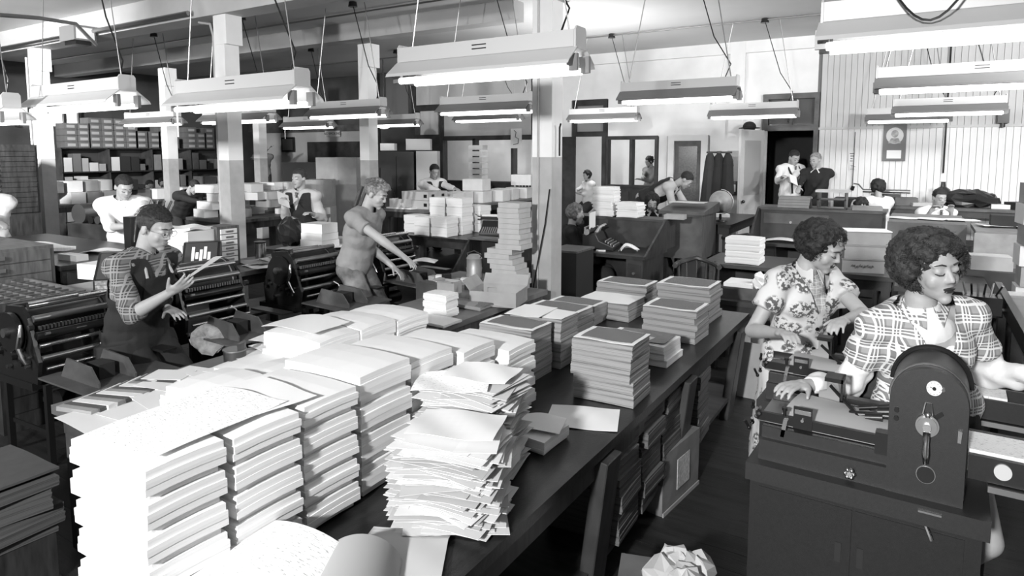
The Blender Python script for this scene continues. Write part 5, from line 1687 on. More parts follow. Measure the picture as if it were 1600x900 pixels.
# boxes by the right edge
q = at(1592, 440, .8)
k = 0
for z in (.62, .78, .94, 1.1, 1.26, 1.42):
    cuboid('box', 'white box in the tall pile at the right edge, level %s' % 'one two three four five six'.split()[k], [board_white, board][k % 2] if k < 5 else board, q.x + .12 + .02 * (k % 2), q.y, z, .3, .26, .155, .03 * k)
    k += 1
table('stand', 'stand under the box pile at the right edge', q.x - .2, q.x + .6, q.y - .4, q.y + .3, .61, dark_wood, dark_wood)
pk = cuboid('wrapped_bundle', 'brown paper wrapped bundle at the right edge', board, q.x + .02, q.y - .28, .612, .3, .18, .14, .2, cat='parcel')
bx = at(1545, 420, .8)
cuboid('pedestal', 'dark pedestal beneath the cardboard box right of the big curly hair', dark_wood, bx.x, bx.y, 0, .4, .3, .798, 0, cat='stand')
cuboid('box', 'cardboard box right of the big curly hair', board, bx.x, bx.y, .8, .3, .22, .12, .1)
tag(wbox('tilted_board', black, 0, 0, 0, 0, 0, 0), 'x', 'x') if 0 else None
tb = tag(MB().box(-.02, .02, -1.1, 1.1, -.05, .05).build('side_rail', black, base=False, bevel=.004), 'long black rail sloping down behind the checked blouse at the right edge', 'rail')
tb.location = (.50, 4.6, .85)
tb2 = table('side_bench', 'grey topped bench at the right edge beyond the black rail', .55, 1.3, 3.7, 5.7, .8, light_top, dark_wood)
flat('loose_sheet', 'white sheet on the grey bench at the right edge', page, .72, 4.3, .806, .26, .2, .4)
t = thing('clamp_machine', 'small dark mechanism with bright rods beside the big curly hair', 'machine', (.36, 5.0, .86))
MB().box(-.1, .1, -.08, .08, -.05, .06).build('base', black, t, bevel=.01)
for k in range(6):
    MB().cyl((-.08 + .03 * k, rnd.uniform(-.05, .05), .05), (-.1 + .04 * k, rnd.uniform(-.05, .05), .13), .006).build('rod', [dull_steel, black][k % 2], t)
MB().box(.1, .14, .1, .2, -.86, -.05).build('post', black, t)

for (p0, dd, lb, sz, rz_) in (((443, 312), 8.1, 'white sheet in the raised hand of the vested man by the cartons', .17, .9), ((1240, 281), 10.2, 'white papers held between the two men at the dark doorway', .15, .3)):
    q = atd(p0[0], p0[1], dd)
    o = MB().sheet(lambda u, v: (sz * (u - .5), .004 * math.sin(5 * v), sz * 1.2 * (v - .5)), 3, 4, .002).build('held_sheet', page, base=False, smooth=True)
    o.location = q; o.rotation_euler = (-.7, .4, YAW + rz_)
    tag(o, lb, 'paper')

# ================================================================ PEOPLE
def fdir(phi):
    a = math.radians(phi)
    return (-_F0 * math.cos(a) + _R * math.sin(a)).normalized()


def ik(a, b, l1, l2, hint):
    d = b - a
    L = min(d.length, (l1 + l2) * .999)
    u = d.normalized()
    b = a + u * L
    x = (l1 * l1 - l2 * l2 + L * L) / (2 * L)
    h = math.sqrt(max(0, l1 * l1 - x * x))
    p = hint - u * hint.dot(u)
    p.normalize()
    return a + u * x + p * h, b


def fin(mb, name, m, parent, voxel, disp=0.0, ds=30, cut=None, smooth=1, hfun=None, extra=None):
    """voxel-fuse overlapping shapes into one continuous skin"""
    me = bpy.data.meshes.new('tmp')
    mb.bm.to_mesh(me); mb.bm.free()
    global _TS
    if '_TS' not in globals():
        _TS = bpy.data.scenes.new('tmp')
    o = bpy.data.objects.new('tmp', me); _TS.collection.objects.link(o)
    r = o.modifiers.new('r', 'REMESH'); r.mode = 'VOXEL'; r.voxel_size = voxel; r.use_smooth_shade = True
    if smooth:
        s = o.modifiers.new('s', 'SMOOTH'); s.factor = .5; s.iterations = smooth
    with bpy.context.temp_override(scene=_TS, view_layer=_TS.view_layers[0]):
        dg = bpy.context.evaluated_depsgraph_get()
    me2 = bpy.data.meshes.new_from_object(o.evaluated_get(dg))
    bpy.data.objects.remove(o)
    bm = bmesh.new(); bm.from_mesh(me2)
    if disp:
        bm.normal_update()
        for v in bm.verts:
            v.co += v.normal * disp * noise.noise(v.co * ds)
    if hfun:
        for v in bm.verts:
            v.co = hfun(v.co)
    if cut:
        dele = [v for v in bm.verts if cut(v.co)]
        bmesh.ops.delete(bm, geom=dele, context='VERTS')
    if cut:
        for _ in range(5):
            mv = {}
            for v in bm.verts:
                nb_ = [e.other_vert(v) for e in v.link_edges if e.is_boundary]
                if len(nb_) == 2:
                    mv[v] = (nb_[0].co + nb_[1].co) * .5
            for v, c_ in mv.items():
                v.co = c_
    if extra:
        extra(bm)
    for f in bm.faces:
        f.smooth = True
    bm.to_mesh(me2); bm.free()
    me2.name = name
    me2.materials.clear(); me2.materials.append(m)
    o = bpy.data.objects.new(name, me2)
    COL.objects.link(o)
    o.parent = parent
    return o


def hand(mb, W_, u, n, s, side, curl, rf=.0085, spread=.09):
    u = u.normalized()
    n = (n - u * n.dot(u)).normalized()
    lat = u.cross(n) * side            # thumb side
    M = Matrix((( lat.x, u.x, n.x, 0), (lat.y, u.y, n.y, 0), (lat.z, u.z, n.z, 0), (0, 0, 0, 1)))
    mb.ball(W_ + u * .045 * s, (.038 * s, .052 * s, .016 * s), M=M, n=12)
    mb.cap(W_ - u * .02 * s, .026 * s, W_ + u * .03 * s, .024 * s, 8)
    for k, ln in enumerate((.074, .084, .079, .062)):
        off = (.027 - .018 * k) * s
        b0 = W_ + u * .078 * s + lat * off
        d = (u + lat * (1.4 - k) * spread).normalized()
        p = b0
        for j, f in enumerate((.45, .32, .26)):
            a = curl * (j + .6)
            dd = (d * math.cos(a) + n * math.sin(a))
            q = p + dd * ln * f * s
            mb.cap(p, rf * s * (1 - .08 * j), q, rf * s * (.93 - .08 * j), 7)
            p = q
    p = W_ + u * .022 * s + lat * .026 * s
    d = (u * .75 + lat * .62 + n * .25).normalized()
    q = p + d * .042 * s
    mb.cap(p, rf * s * 1.35, q, rf * s * 1.1, 7)
    d2 = (d + n * curl * .5 - lat * curl * .3).normalized()
    mb.cap(q, rf * s * 1.1, q + d2 * .032 * s, rf * s * .9, 7)


def person(label, head, look, body, hands, s=1.0, sex='m', top=None, topm=None, sleeve='long', legs=None, hair='short', hairm=None,
           hero=False, vest=None, apron=None, lean=0, seated=False, elbow=None, palm=None, curl=.45, extras=(), collar=None, skinm=None,
           hip=None, hs=1.0, puff=1.0, legm=None, skirt=False, glasses=False, brow=True, voxel=None, lipm=None, side_lean=0, feet=True):
    skinm = skinm or skin
    hairm = hairm or hair_dark
    HC = atd(*head)
    phi, pit, rol = look
    fw = fdir(phi)
    p_ = math.radians(pit)
    hf = (fw * math.cos(p_) - Vector((0, 0, 1)) * math.sin(p_)).normalized()
    hr = fw.cross(Vector((0, 0, 1))).normalized()
    hu = hr.cross(hf).normalized()
    if rol:
        q = Matrix.Rotation(math.radians(rol), 3, hf)
        hr = q @ hr; hu = q @ hu
    sh = s * hs
    HM = Matrix(((hr.x * sh, hf.x * sh, hu.x * sh, 0), (hr.y * sh, hf.y * sh, hu.y * sh, 0), (hr.z * sh, hf.z * sh, hu.z * sh, 0), (0, 0, 0, 1)))
    bf = fdir(body)
    br = bf.cross(Vector((0, 0, 1))).normalized()
    up = Vector((0, 0, 1))
    la = math.radians(lean)
    ax = (up * math.cos(la) + bf * math.sin(la) + br * side_lean).normalized()     # pelvis -> neck
    tf = br.cross(ax) * -1
    tf = ax.cross(br)
    if tf.dot(bf) < 0: tf = -tf
    N = HC - hu * .10 * s - hf * .035 * s - ax * .062 * s
    P = N - ax * .50 * s
    if hip:
        P = atd(*hip); ax = (N - P).normalized(); tf = ax.cross(br)
        if tf.dot(bf) < 0: tf = -tf
    floor_ = Vector((P.x, P.y, 0))
    t = thing('person', label, 'person', floor_)
    O = floor_
    br = (br - ax * br.dot(ax)).normalized()
    tf = ax.cross(br)
    if tf.dot(bf) < 0: tf = -tf
    HM = Matrix.Translation(HC - O) @ HM
    h = lambda x, y, z: HM @ Vector((x, y, z))
    HR = HM.to_3x3().to_4x4()     # carries the head scale
    N = N - O; P = P - O
    fem = sex == 'f'
    vx = voxel or (.0065 if hero else .0115)
    b = MB()
    nn = 20 if hero else 12

    def hb(x, y, z, r):
        r = (r, r, r) if isinstance(r, (int, float)) else r
        b.ball(h(x, y, z), r, M=HR, n=nn)
    hb(0, -.012, .032, (.075, .094, .084))
    hb(0, .026, -.025, (.062 if not fem else .058, .064, .085))
    hb(0, .04, -.072, (.046 if not fem else .04, .044, .036))
    hb(0, .066, -.1, (.022, .02, .018))
    for sg in (-1, 1):
        hb(sg * .034, .054, -.034, (.024, .024, .028))
        hb(sg * .03, .0725, .004, (.0165, .0155, .0105))
        hb(sg * .077, -.008, -.008, (.009, .02, .031))
    hb(0, .07, .026, (.052, .019, .012))
    b.cap(h(0, .084, .008), .007 * s, h(0, .1015, -.027), .0098 * s, 10)
    hb(.0095, .092, -.031, .0075); hb(-.0095, .092, -.031, .0075)
    hb(0, .079, -.063, (.021, .012, .011))
    b.cap(h(0, -.03, -.05), .052 * s, N + ax * .03, .052 * s if not fem else .046 * s, nn)
    b.cap(N + ax * .03 * s, .052 * s, N - ax * .06, .06 * s, nn)
    TM = Matrix(((br.x, tf.x, ax.x, 0), (br.y, tf.y, ax.y, 0), (br.z, tf.z, ax.z, 0), (0, 0, 0, 1)))

    def torso(mb, g, lo=0.0):
        T_ = (N - P).length
        A = lambda q, rr: mb.ball(q, tuple((k + g) * s for k in rr), M=TM, n=nn)
        A(P + ax * .02, (.165 if fem else .158, .118, .13))
        A(P + ax * T_ * .38, (.122 if fem else .14, .098, .14))
        A(P + ax * T_ * .66, (.145 if fem else .163, .11, .15))
        A(P + ax * T_ * .84 - tf * .01, (.14 if fem else .155, .092, .09))
        if g > 0.015:      # cloth hangs straight between chest and hips
            A(P + ax * T_ * .2, (.140 if fem else .152, .112, .12))
            A(P + ax * T_ * .5, (.136 if fem else .158, .112, .13))
        if fem:
            for sg in (-1, 1):
                A(P + ax * T_ * .64 + br * sg * .064 * s + tf * .062 * s, (.058, .05, .066))
        shw = (.158 if fem else .182) * s
        for sg in (-1, 1):
            mb.cap(N - ax * .015 * s, (.042 + g) * s, N - ax * .062 * s + br * sg * shw, (.052 + g) * s, nn)
        return shw
    shw = torso(b, -.012)
    joints = []
    for i, hd in enumerate(hands):
        sg = 1 if i == 0 else -1
        S = N - ax * .068 * s + br * sg * shw
        if isinstance(hd, Vector):
            H_ = hd - O
        else:
            H_ = atd(*hd) - O
        hint = (-up * 1.0 + br * sg * .28 - bf * .4) if not elbow or not elbow[i] else Vector(elbow[i])
        if elbow and elbow[i] and len(elbow[i]) == 3 and elbow[i][0] > 5:      # given as pixel + distance
            hint = (atd(*elbow[i]) - O) - (S + H_) * .5
        E, H_ = ik(S, H_, .29 * s, .255 * s, hint)
        joints.append((S, E, H_))
        b.cap(S, .043 * s, E, .036 * s, nn)
        b.cap(E, .038 * s, E.lerp(H_, .35), .037 * s, nn)
        b.cap(E.lerp(H_, .35), .037 * s, H_, .024 * s, nn)
        pn = palm[i] if palm and palm[i] else (-up + bf * .15)
        u = (H_ - E).normalized()
        if palm and len(palm) > 2 + i and palm[2 + i]:
            u = Vector(palm[2 + i])
        hand(b, H_ + u * .01, u, Vector(pn), s, sg, curl, .0088 if hero else .0105)
    # legs
    lj = []
    for sg in (1, -1):
        HJ = P + br * sg * .085 * s - ax * .02
        if seated:
            A_ = Vector((HJ.x, HJ.y, .06)) + bf * .40 * s + br * sg * .04
            K, A_ = ik(HJ, A_, .43 * s, .41 * s, bf * 1 + up * .8)
        else:
            A_ = Vector((HJ.x, HJ.y, .075)) - bf * (.06 + .10 * math.sin(la)) + br * sg * .03
            K, A_ = ik(HJ, A_, .44 * s, .43 * s, bf)
        lj.append((HJ, K, A_))
        b.cap(HJ, .088 * s, K, .055 * s, nn); b.cap(K, .055 * s, K.lerp(A_, .3), .054 * s, nn); b.cap(K.lerp(A_, .3), .054 * s, A_, .036 * s, nn)
        b.cap(A_, .036, A_ + bf * .13 - up * .03, .03, nn)
    fin(b, 'body', skinm, t, vx)
    # ------------- clothes
    toc = lambda c: Vector(((c - P).dot(br), (c - P).dot(tf), (c - P).dot(ax)))
    T_ = (N - P).length
    cv = .010 if hero else .015
    c = MB()
    torso(c, .026 if hero else .034)
    frac = {'short': .55, 'long': 1.0, 'rolled': 1.0}[sleeve]
    for (S, E, H_) in joints:
        pf = 1.18 if (fem and sleeve == 'short') else 1.0
        c.ball(S, .056 * s * pf, n=nn)
        c.cyl(S, S.lerp(E, frac), .058 * s * pf, (.064 * pf if sleeve == 'short' else .054) * s, nn)
        if sleeve == 'long':
            c.ball(E, .054 * s, n=nn)
            c.cyl(E, E.lerp(H_, .9), .052 * s, .036 * s, nn)
        if sleeve == 'rolled':
            c.ball(E, .053 * s, n=nn)
            c.cyl(E, E.lerp(H_, .22), .056 * s, .054 * s, nn)
    neckcut = None
    if collar == 'v':
        neckcut = lambda co: (lambda q: q.y > .0 and q.z > T_ - .20 and abs(q.x) < (q.z - (T_ - .20)) * .42)(toc(co))
    lowcut = None
    hem = -.09 if not fem else (-.13 if hero else -.05)
    fin(c, top or 'shirt', topm or cloth_white, t, cv, disp=.014 if hero else .012, ds=13, smooth=6 if hero else 7,
        cut=lambda co: toc(co).z < hem or (toc(co).z > T_ - .005 and (toc(co).xy).length < .075) or (neckcut and neckcut(co)))
    # legs covering
    c = MB()
    for k_ in (.02,):
        c.ball(P + ax * .02, ((.178 if fem else .158) * s, .128 * s, .14 * s), M=TM, n=nn)
    if skirt:
        if seated:
            for (HJ, K, A_) in lj:
                c.cyl(HJ, K, .115, .1, 14); c.ball(K, .1); c.cyl(K, K.lerp(A_, .35), .1, .11, 14)
            c.ball((lj[0][0] + lj[1][1]) / 2, (.12, .12, .1))
        else:
            c.cyl(P + ax * .02, Vector((P.x, P.y, .14 if hero else .34)) - up * 0, .17 * s, .22 * s, 20)
    else:
        for (HJ, K, A_) in lj:
            c.cap(HJ, .105 * s, K, .078 * s, nn)
            c.cyl(K, A_ - up * .01, .078 * s, .068 * s, nn)
    zc = P.z + .16
    fin(c, 'skirt' if skirt else 'trousers', legm or cloth_dark, t, cv * 1.3, disp=.01, ds=11, cut=lambda co: toc(co).z > .12)
    if feet:
        for (HJ, K, A_) in lj:
            q = A_ + bf * .06; q.z = .045
            an = math.atan2(bf.y, bf.x)
            MB().ball((0, 0, 0), (.13 * s, .046 * s, .05)).box(-.12, .13, -.04, .04, -.05, -.03).build('shoe', black, t, smooth=True, M=Matrix.Translation(q) @ Matrix.Rotation(an, 4, 'Z'))
    if vest:
        c = MB()
        torso(c, .033 if hero else .046)
        depth = .24
        def vc(co):
            q = toc(co)
            if q.z < -.02 or q.z > T_ + .0: return True
            if abs(q.x) > shw * .97 and q.z > T_ * .5: return True
            if q.y > 0 and q.z > T_ - depth and abs(q.x) < (q.z - (T_ - depth)) * .30: return True
            return q.xy.length < .075 and q.z > T_ - .03
        fin(c, 'vest', vest, t, cv, disp=.006, ds=14, cut=vc)
    if apron:
        c = MB()
        torso(c, .04)
        for (HJ, K, A_) in lj:
            c.cyl(HJ, Vector((HJ.x, HJ.y, .32)) + bf * .05, .15 * s, .17 * s, 16)
        def ac(co):
            q = toc(co)
            if q.y < -.03 and q.z > .05: return True
            if q.z > T_ * .80: return True
            if q.z > T_ * .45 and abs(q.x) > .115: return True
            return co.z < .36
        fin(c, 'apron', apron, t, cv, disp=.012, ds=8, cut=ac)
        for sg in (-1, 1):
            MB().tube([P + ax * T_ * .78 + br * sg * .1 + tf * .135, N - ax * .0 + br * sg * .075 + tf * .055, N + br * sg * .06 + ax * .01 - tf * .07, N - ax * .3 - br * sg * .02 - tf * .135, N - ax * .42 - br * sg * .08 - tf * .14], .009).build('strap', mat('pale strap', .45, .8), t)
    if collar in ('shirt', 'v', 'peter'):
        c = MB()
        for sg in (-1, 1):
            w_ = .05 if collar != 'peter' else .06
            ko = 1.0 if hero else 1.25
            p0 = N + ax * .03 + br * sg * .045 - tf * .03; p1 = N + ax * .012 + br * sg * .012 + tf * .062 * ko
            p2 = N - ax * (.055) + br * sg * (.03 + (0 if collar != 'peter' else .03)) + tf * .098 * ko; p3 = N - ax * .01 + br * sg * .09 + tf * .03 * ko
            c.sheet(lambda u, v: (p0 * (1 - u) + p1 * u) * (1 - v) + (p3 * (1 - u) + p2 * u) * v, 4, 2, .006)
        c.build('collar', (cloth_white if collar == 'peter' or not topm else topm), t, smooth=True)
    if 'tie' in extras:
        c = MB()
        p0 = N + ax * .0 + tf * (.085 if hero else .10)
        c.prism([(-.018, 0), (.018, 0), (.012, -.035), (.04, -.27), (0, -.31), (-.04, -.27), (-.012, -.035)], 'Y', .0, .008)
        Mx = Matrix(((br.x, tf.x, ax.x, p0.x), (br.y, tf.y, ax.y, p0.y), (br.z, tf.z, ax.z, p0.z), (0, 0, 0, 1))) @ Matrix.Rotation(-.14, 4, 'X') @ Matrix.Rotation(0, 4, 'Z')
        Mx = Mx @ Matrix.Translation((0, .025, 0))
        c.build('tie', mat('figured tie', .12, .6, var=.9, scale=60), t, M=Mx)
    if 'suspenders' in extras:
        for sg in (-1, 1):
            MB().tube([P + ax * .05 + br * sg * .08 + tf * .17, P + ax * T_ * .35 + br * sg * .09 + tf * .165, P + ax * T_ * .66 + br * sg * .09 + tf * .168, N - ax * .1 + br * sg * .1 + tf * .12, N - ax * .0 + br * sg * .1 + tf * .05, N - ax * .02 + br * sg * .09 - tf * .07, P + ax * .2 + br * sg * .04 - tf * .17], .016).build('suspender', cloth_black, t)
    if 'buttons' in extras:
        from mathutils.bvhtree import BVHTree
        sh_ = [c_ for c_ in t.children if c_.name.startswith(top)][0].data
        bv = BVHTree.FromPolygons([v.co for v in sh_.vertices], [tuple(p_.vertices) for p_ in sh_.polygons])
        for k in range(3):
            hit = bv.ray_cast(P + ax * (T_ * .66 - k * .11) + tf * .5, -tf)[0]
            if not hit: continue
            q = hit + tf * .002
            MB().cyl(q - tf * .006, q + tf * .003, .010, n=14).build('button', black, t, smooth=True)
    # ------------- face details
    if brow:
        for sg in (-1, 1):
            MB().tube([h(sg * .014, .0905, .025), h(sg * .03, .0915, .031), h(sg * .048, .079, .026)], [.0028 * s, .003 * s, .0015 * s]).build('eyebrow', brow_mat, t, smooth=True)
            MB().tube([h(sg * .014, .0845, -.003), h(sg * .024, .0895, -.0065), h(sg * .036, .087, -.006), h(sg * .045, .078, -.001)], [.0016 * s, .0024 * s, .0024 * s, .0014 * s]).build('eyelashes', brow_mat, t, smooth=True)
        lm = MB()
        lm.ball(h(0, .087, -.059), (.021 * s, .0085 * s, .0055 * s), M=HR, n=14)
        lm.ball(h(0, .086, -.067), (.017 * s, .0085 * s, .006 * s), M=HR, n=14)
        lm.build('lips', lipm or mat('natural lips', .26, .5), t, smooth=True)
    if glasses:
        g = MB()
        for sg in (-1, 1):
            g.tube([h(sg * (.032 + .021 * math.cos(a_ * PI / 8)), .102, .0 + .017 * math.sin(a_ * PI / 8)) for a_ in range(17)], .0016)
            g.tube([h(sg * .053, .102, .004), h(sg * .078, .06, .006), h(sg * .082, -.01, .004)], .0014)
        g.tube([h(-.011, .103, .003), h(0, .106, .006), h(.011, .103, .003)], .0016)
        g.build('spectacles', dull_steel, t)
    # ------------- hair
    c = MB()
    r = random.Random(int(head[0]))
    toh = HM.inverted()
    hv = .008 if hero else .012
    if hair in ('short', 'curltop', 'bald'):
        c.ball(h(0, -.015, .036), (.083, .1, .088), M=HR, n=nn)
        if hair == 'curltop':
            for k in range(46):
                a_ = r.uniform(-1.1, 1.1); y = r.uniform(-.04, .095)
                rr = math.sqrt(max(.0, 1 - ((y + .02) / .13) ** 2))
                c.ball(h(.07 * math.sin(a_) * rr, y, .045 + .083 * math.cos(a_) * rr), r.uniform(.011, .018) * s, n=8)
        def exs(bm):
            if not hero: return
            tb = MB(); tb.bm.free(); tb.bm = bm
            for k in range(1100):
                x = r.uniform(-.08, .08); y = r.uniform(-.1, .085)
                q_ = 1 - (x / .086) ** 2 - ((y + .015) / .103) ** 2
                if q_ < .02: continue
                z = .036 + .092 * math.sqrt(q_)
                if z < (.066 if y > .04 else .03): continue
                L_ = r.uniform(.012, .026) * (1.5 if hair == 'curltop' else 1)
                dx = r.uniform(-.3, .3) + x * 6; w_ = .004 if hair == 'curltop' else .0006
                tb.tube([HM @ Vector((x + dx * L_ * j / 5 * .4 + w_ * math.sin(j * 1.6 + k), y - L_ * .8 * j / 5, z + .001 + .004 * math.sin(PI * j / 5) - .25 * L_ * (j / 5) * (1 if y < -.03 else 0) + w_ * math.cos(j * 1.6 + k))) for j in range(6)], .0009, 3)
        def hc(co):
            q = toh @ co
            if hair == 'bald' and q.z > .055: return True
            if q.y > .045: lim = .060
            elif q.y > .012: lim = max(-.016, .060 - (.045 - q.y) * 3.4)
            elif q.y > -.036: lim = .004
            else: lim = -.045
            return q.z < lim
        fin(c, 'hair', hairm, t, hv, disp=.006, ds=60, cut=hc, smooth=1, extra=exs)
    else:
        rx, ry, rz_, cnt, rb = {'big': (.108, .104, .098, 380, .019), 'wavy': (.092, .098, .098, 200, .019), 'bun': (.08, .098, .09, 60, .02), 'long': (.094, .094, .12, 180, .02), 'parted': (.099, .103, .088, 230, .02)}[hair]
        c.ball(h(0, -.022, .036), (.084, .1, .09), M=HR, n=nn)
        if hair == 'bun':
            c.ball(h(0, -.1, .06), .04 * s, n=nn)
        k = 0
        while k < cnt:
            u = r.uniform(-1, 1); th = r.uniform(0, 2 * PI); q_ = math.sqrt(1 - u * u)
            x, y, z = q_ * math.cos(th) * rx, q_ * math.sin(th) * ry - .018, u * rz_ + (.022 if hair != 'long' else -.005)
            if y > .012 and z < .078 - abs(x) * .35 and abs(x) < .088: continue
            if hair == 'parted' and abs(x - .0) < .01 and z > .05: k += 1; continue
            k += 1
            c.ball(h(x, y, z), rb * s * r.uniform(.6, 1.25), n=8)
        def ex(bm):
            if not hero: return
            tb = MB(); tb.bm.free(); tb.bm = bm
            for k in range(3600 if hair == 'big' else 1800):
                u = r.uniform(-1, 1); th = r.uniform(0, 2 * PI); q_ = math.sqrt(1 - u * u)
                f_ = r.uniform(1.0, 1.14)
                x, y, z = q_ * math.cos(th) * rx * f_, q_ * math.sin(th) * ry * f_ - .018, u * rz_ * f_ + .02
                if y > .012 and z < .084 - abs(x) * .35 and abs(x) < .09: continue
                cc_ = Vector((x, y, z)); nrm = Vector((x / rx, y / ry, z / rz_)).normalized()
                a_ = nrm.orthogonal().normalized(); b_ = nrm.cross(a_)
                ph = r.uniform(0, 6); d_ = (a_ * math.cos(ph) + b_ * math.sin(ph)); e_ = nrm.cross(d_)
                L_ = r.uniform(.025, .065); w_ = r.uniform(.004, .010)
                tb.tube([HM @ (cc_ + d_ * L_ * (j / 9 - .5) + e_ * w_ * math.sin(j * 1.3 + ph) + nrm * w_ * .8 * math.cos(j * 1.3 + ph)) for j in range(10)], .0009, 3)
        fin(c, 'hair', hairm, t, hv, disp=.009, ds=55, smooth=0, extra=ex)
    t['_j'] = 0
    del t['_j']
    return t, dict(N=N + O, P=P + O, h=lambda x, y, z: h(x, y, z) + O, j=joints, O=O, ax=ax, tf=tf, br=br, bf=bf, T=T_, toc=toc)


plaid_w = plaid_mat('white lined check blouse', .34, .13, .85, .06, True)
plaid_m = plaid_mat('dark work plaid', .14, .02, .3, .075, True)
floral = floral_mat('floral dress', .62, .1)

# 1 - woman at the near duplicator
w1, J = person('woman with big curly hair in a white-lined check blouse bending over the near duplicator', (1453, 416, 2.42), (7, 4, 8), -4,
          [(1262, 602, 2.5), (1650, 590, 2.3)], s=1.04, hs=1.03, hip=(1446, 640, 2.52), sex='f', top='check_blouse', topm=plaid_w, sleeve='short', hair='big', hairm=hair_mid,
          hero=True, lean=10, elbow=[(1345, 585, 2.62), (1572, 570, 2.45)], palm=[(0, 0, -1), None, None, None], curl=.42, collar='v', lipm=lips, skirt=True, legm=cloth_black, extras=('buttons',))
# her white underblouse: bib and long sleeves
for (S, E, H_) in J['j']:
    c = MB()
    c.cyl(S.lerp(E, .4), E, .054, .06, 16); c.ball(E, .06, n=14); c.cyl(E, E.lerp(H_, .93), .058, .036, 16)
    fin(c, 'white_sleeve', cloth_white, w1, .009, disp=.022, ds=16)
c = MB()
Nn, ax_, tf_, br_ = J['N'] - J['O'], J['ax'], J['tf'], J['br']
TM_ = Matrix(((br_.x, tf_.x, ax_.x, 0), (br_.y, tf_.y, ax_.y, 0), (br_.z, tf_.z, ax_.z, 0), (0, 0, 0, 1)))
for z_, r_ in ((.10, (.12, .1, .1)), (.2, (.15, .118, .12))):
    c.ball(Nn - ax_ * z_, r_, M=TM_, n=20)
for sg in (-1, 1):
    c.ball(Nn - ax_ * .185 + br_ * sg * .066 + tf_ * .066, (.062, .055, .07), M=TM_, n=20)
c.cyl(Nn - ax_ * .06, Nn + ax_ * .012, .08, .064, 20)
fin(c, 'white_bib', cloth_white, w1, .009)
# 2 - woman at the second duplicator
w2, J2 = person('woman in a floral dress with dark curls looking down at the rear duplicator', (1284, 384, 3.3), (40, 26, 8), 16,
           [(1214, 520, 3.05), (1322, 500, 3.0)], s=.98, hs=1.08, sex='f', top='floral_bodice', topm=floral, sleeve='short', hair='parted', hairm=hair_dark,
           hero=True, lean=8, elbow=[(1192, 490, 3.3), (1335, 470, 3.3)], palm=[(.2, -.2, -1), (0, 0, -1)], skirt=True, legm=floral, collar='v', lipm=lips, extras=('buttons',), curl=.5)
c = MB()
Nn, ax_, tf_, br_ = J2['N'] - J2['O'], J2['ax'], J2['tf'], J2['br']
TM_ = Matrix(((br_.x, tf_.x, ax_.x, 0), (br_.y, tf_.y, ax_.y, 0), (br_.z, tf_.z, ax_.z, 0), (0, 0, 0, 1)))
for z_, r_ in ((.10, (.11, .095, .1)), (.2, (.142, .112, .12))):
    c.ball(Nn - ax_ * z_, r_, M=TM_, n=20)
for sg in (-1, 1):
    c.ball(Nn - ax_ * .175 + br_ * sg * .063 + tf_ * .064, (.058, .052, .066), M=TM_, n=20)
fin(c, 'checked_bib', plaid_mat('small grey check', .4, .12, .7, .03, True), w2, .009)
# 3 - pressman in plaid shirt and apron
w3, J3 = person('pressman with spectacles in a plaid shirt and long black apron holding a sheet', (243, 356, 4.05), (76, 20, 0), 74,
           [(262, 459, 3.72), (262, 482, 4.1)], s=1.08, vest=cloth_black, topm=plaid_m, top='plaid_shirt', sleeve='rolled', hair='short', hairm=hair_mid, hero=True, lean=12,
           apron=cloth_black, collar='shirt', glasses=True, elbow=[(184, 492, 3.8), (215, 480, 4.3)], palm=[(.2, .6, 1), (0, 0, -1)], legm=cloth_black, curl=.22)
# 4 - young man in t-shirt
w4, J4 = person('young man with curly fair hair in a grey t-shirt reaching over a press', (588, 303, 5.75), (74, 24, 0), 70,
           [(640, 408, 5.35), (612, 415, 5.9)], s=1.03, topm=mat('grey knit t-shirt', .27, .9, bump=.5, bscale=25), top='t_shirt', sleeve='short', hair='curltop', hairm=hair_fair, hero=True, lean=16,
           elbow=[(600, 372, 5.3), (585, 400, 5.95)], legm=denim, palm=[(0, 0, -1), (0, 0, -1)], curl=.25)
# others
person('man in a white shirt with rolled sleeves bending over the dark composing table', (194, 292, 7.0), (48, 30, 0), 22, [(198, 354, 6.75), (222, 334, 6.5)], topm=cloth_white, sleeve='rolled', lean=20, collar='shirt', hair='short', elbow=[(148, 348, 7.0), None], s=1.08)
person('man in a short-sleeved white shirt cut off by the left edge', (-30, 285, 7.2), (30, 20, 0), 20, [(8, 352, 6.9), (-60, 360, 7.0)], topm=cloth_white, sleeve='short', lean=6, collar='shirt', s=1.15)
person('man in dark vest and tie holding a sheet by the tall cartons', (467, 279, 8.5), (-20, 2, 0), -12, [(444, 318, 8.2), (488, 335, 8.3)], topm=mat('pale shirt', .5, .9), vest=cloth_black, sleeve='long', collar='shirt', extras=('tie',), hair='short', hairm=hair_mid, elbow=[None, (.25, .1, -1)], s=1.05)
person('man in a dark vest and white shirt sorting at the rear counter', (679, 268, 12.0), (30, 22, 0), 34, [(690, 300, 11.5), (714, 296, 11.6)], topm=cloth_white, vest=cloth_black, sleeve='long', collar='shirt', hair='short', lean=8, s=1.12)
person('greying woman in a dark dress typing beside the large column', (900, 334, 7.5), (78, 8, 0), 78, [(930, 366, 7.3), (934, 362, 7.6)], s=.93, sex='f', topm=cloth_black, hair='wavy', hairm=mat('greying hair', .12, .5, var=.6, scale=50), seated=True, skirt=True)
person('woman in a black dress with a white collar working behind the white piles', (1019, 316, 8.4), (-8, 24, 0), 0, [(1008, 352, 8.1), (1034, 352, 8.1)], s=.93, sex='f', topm=cloth_black, hair='wavy', hairm=hair_dark, collar='peter', seated=True, skirt=True)
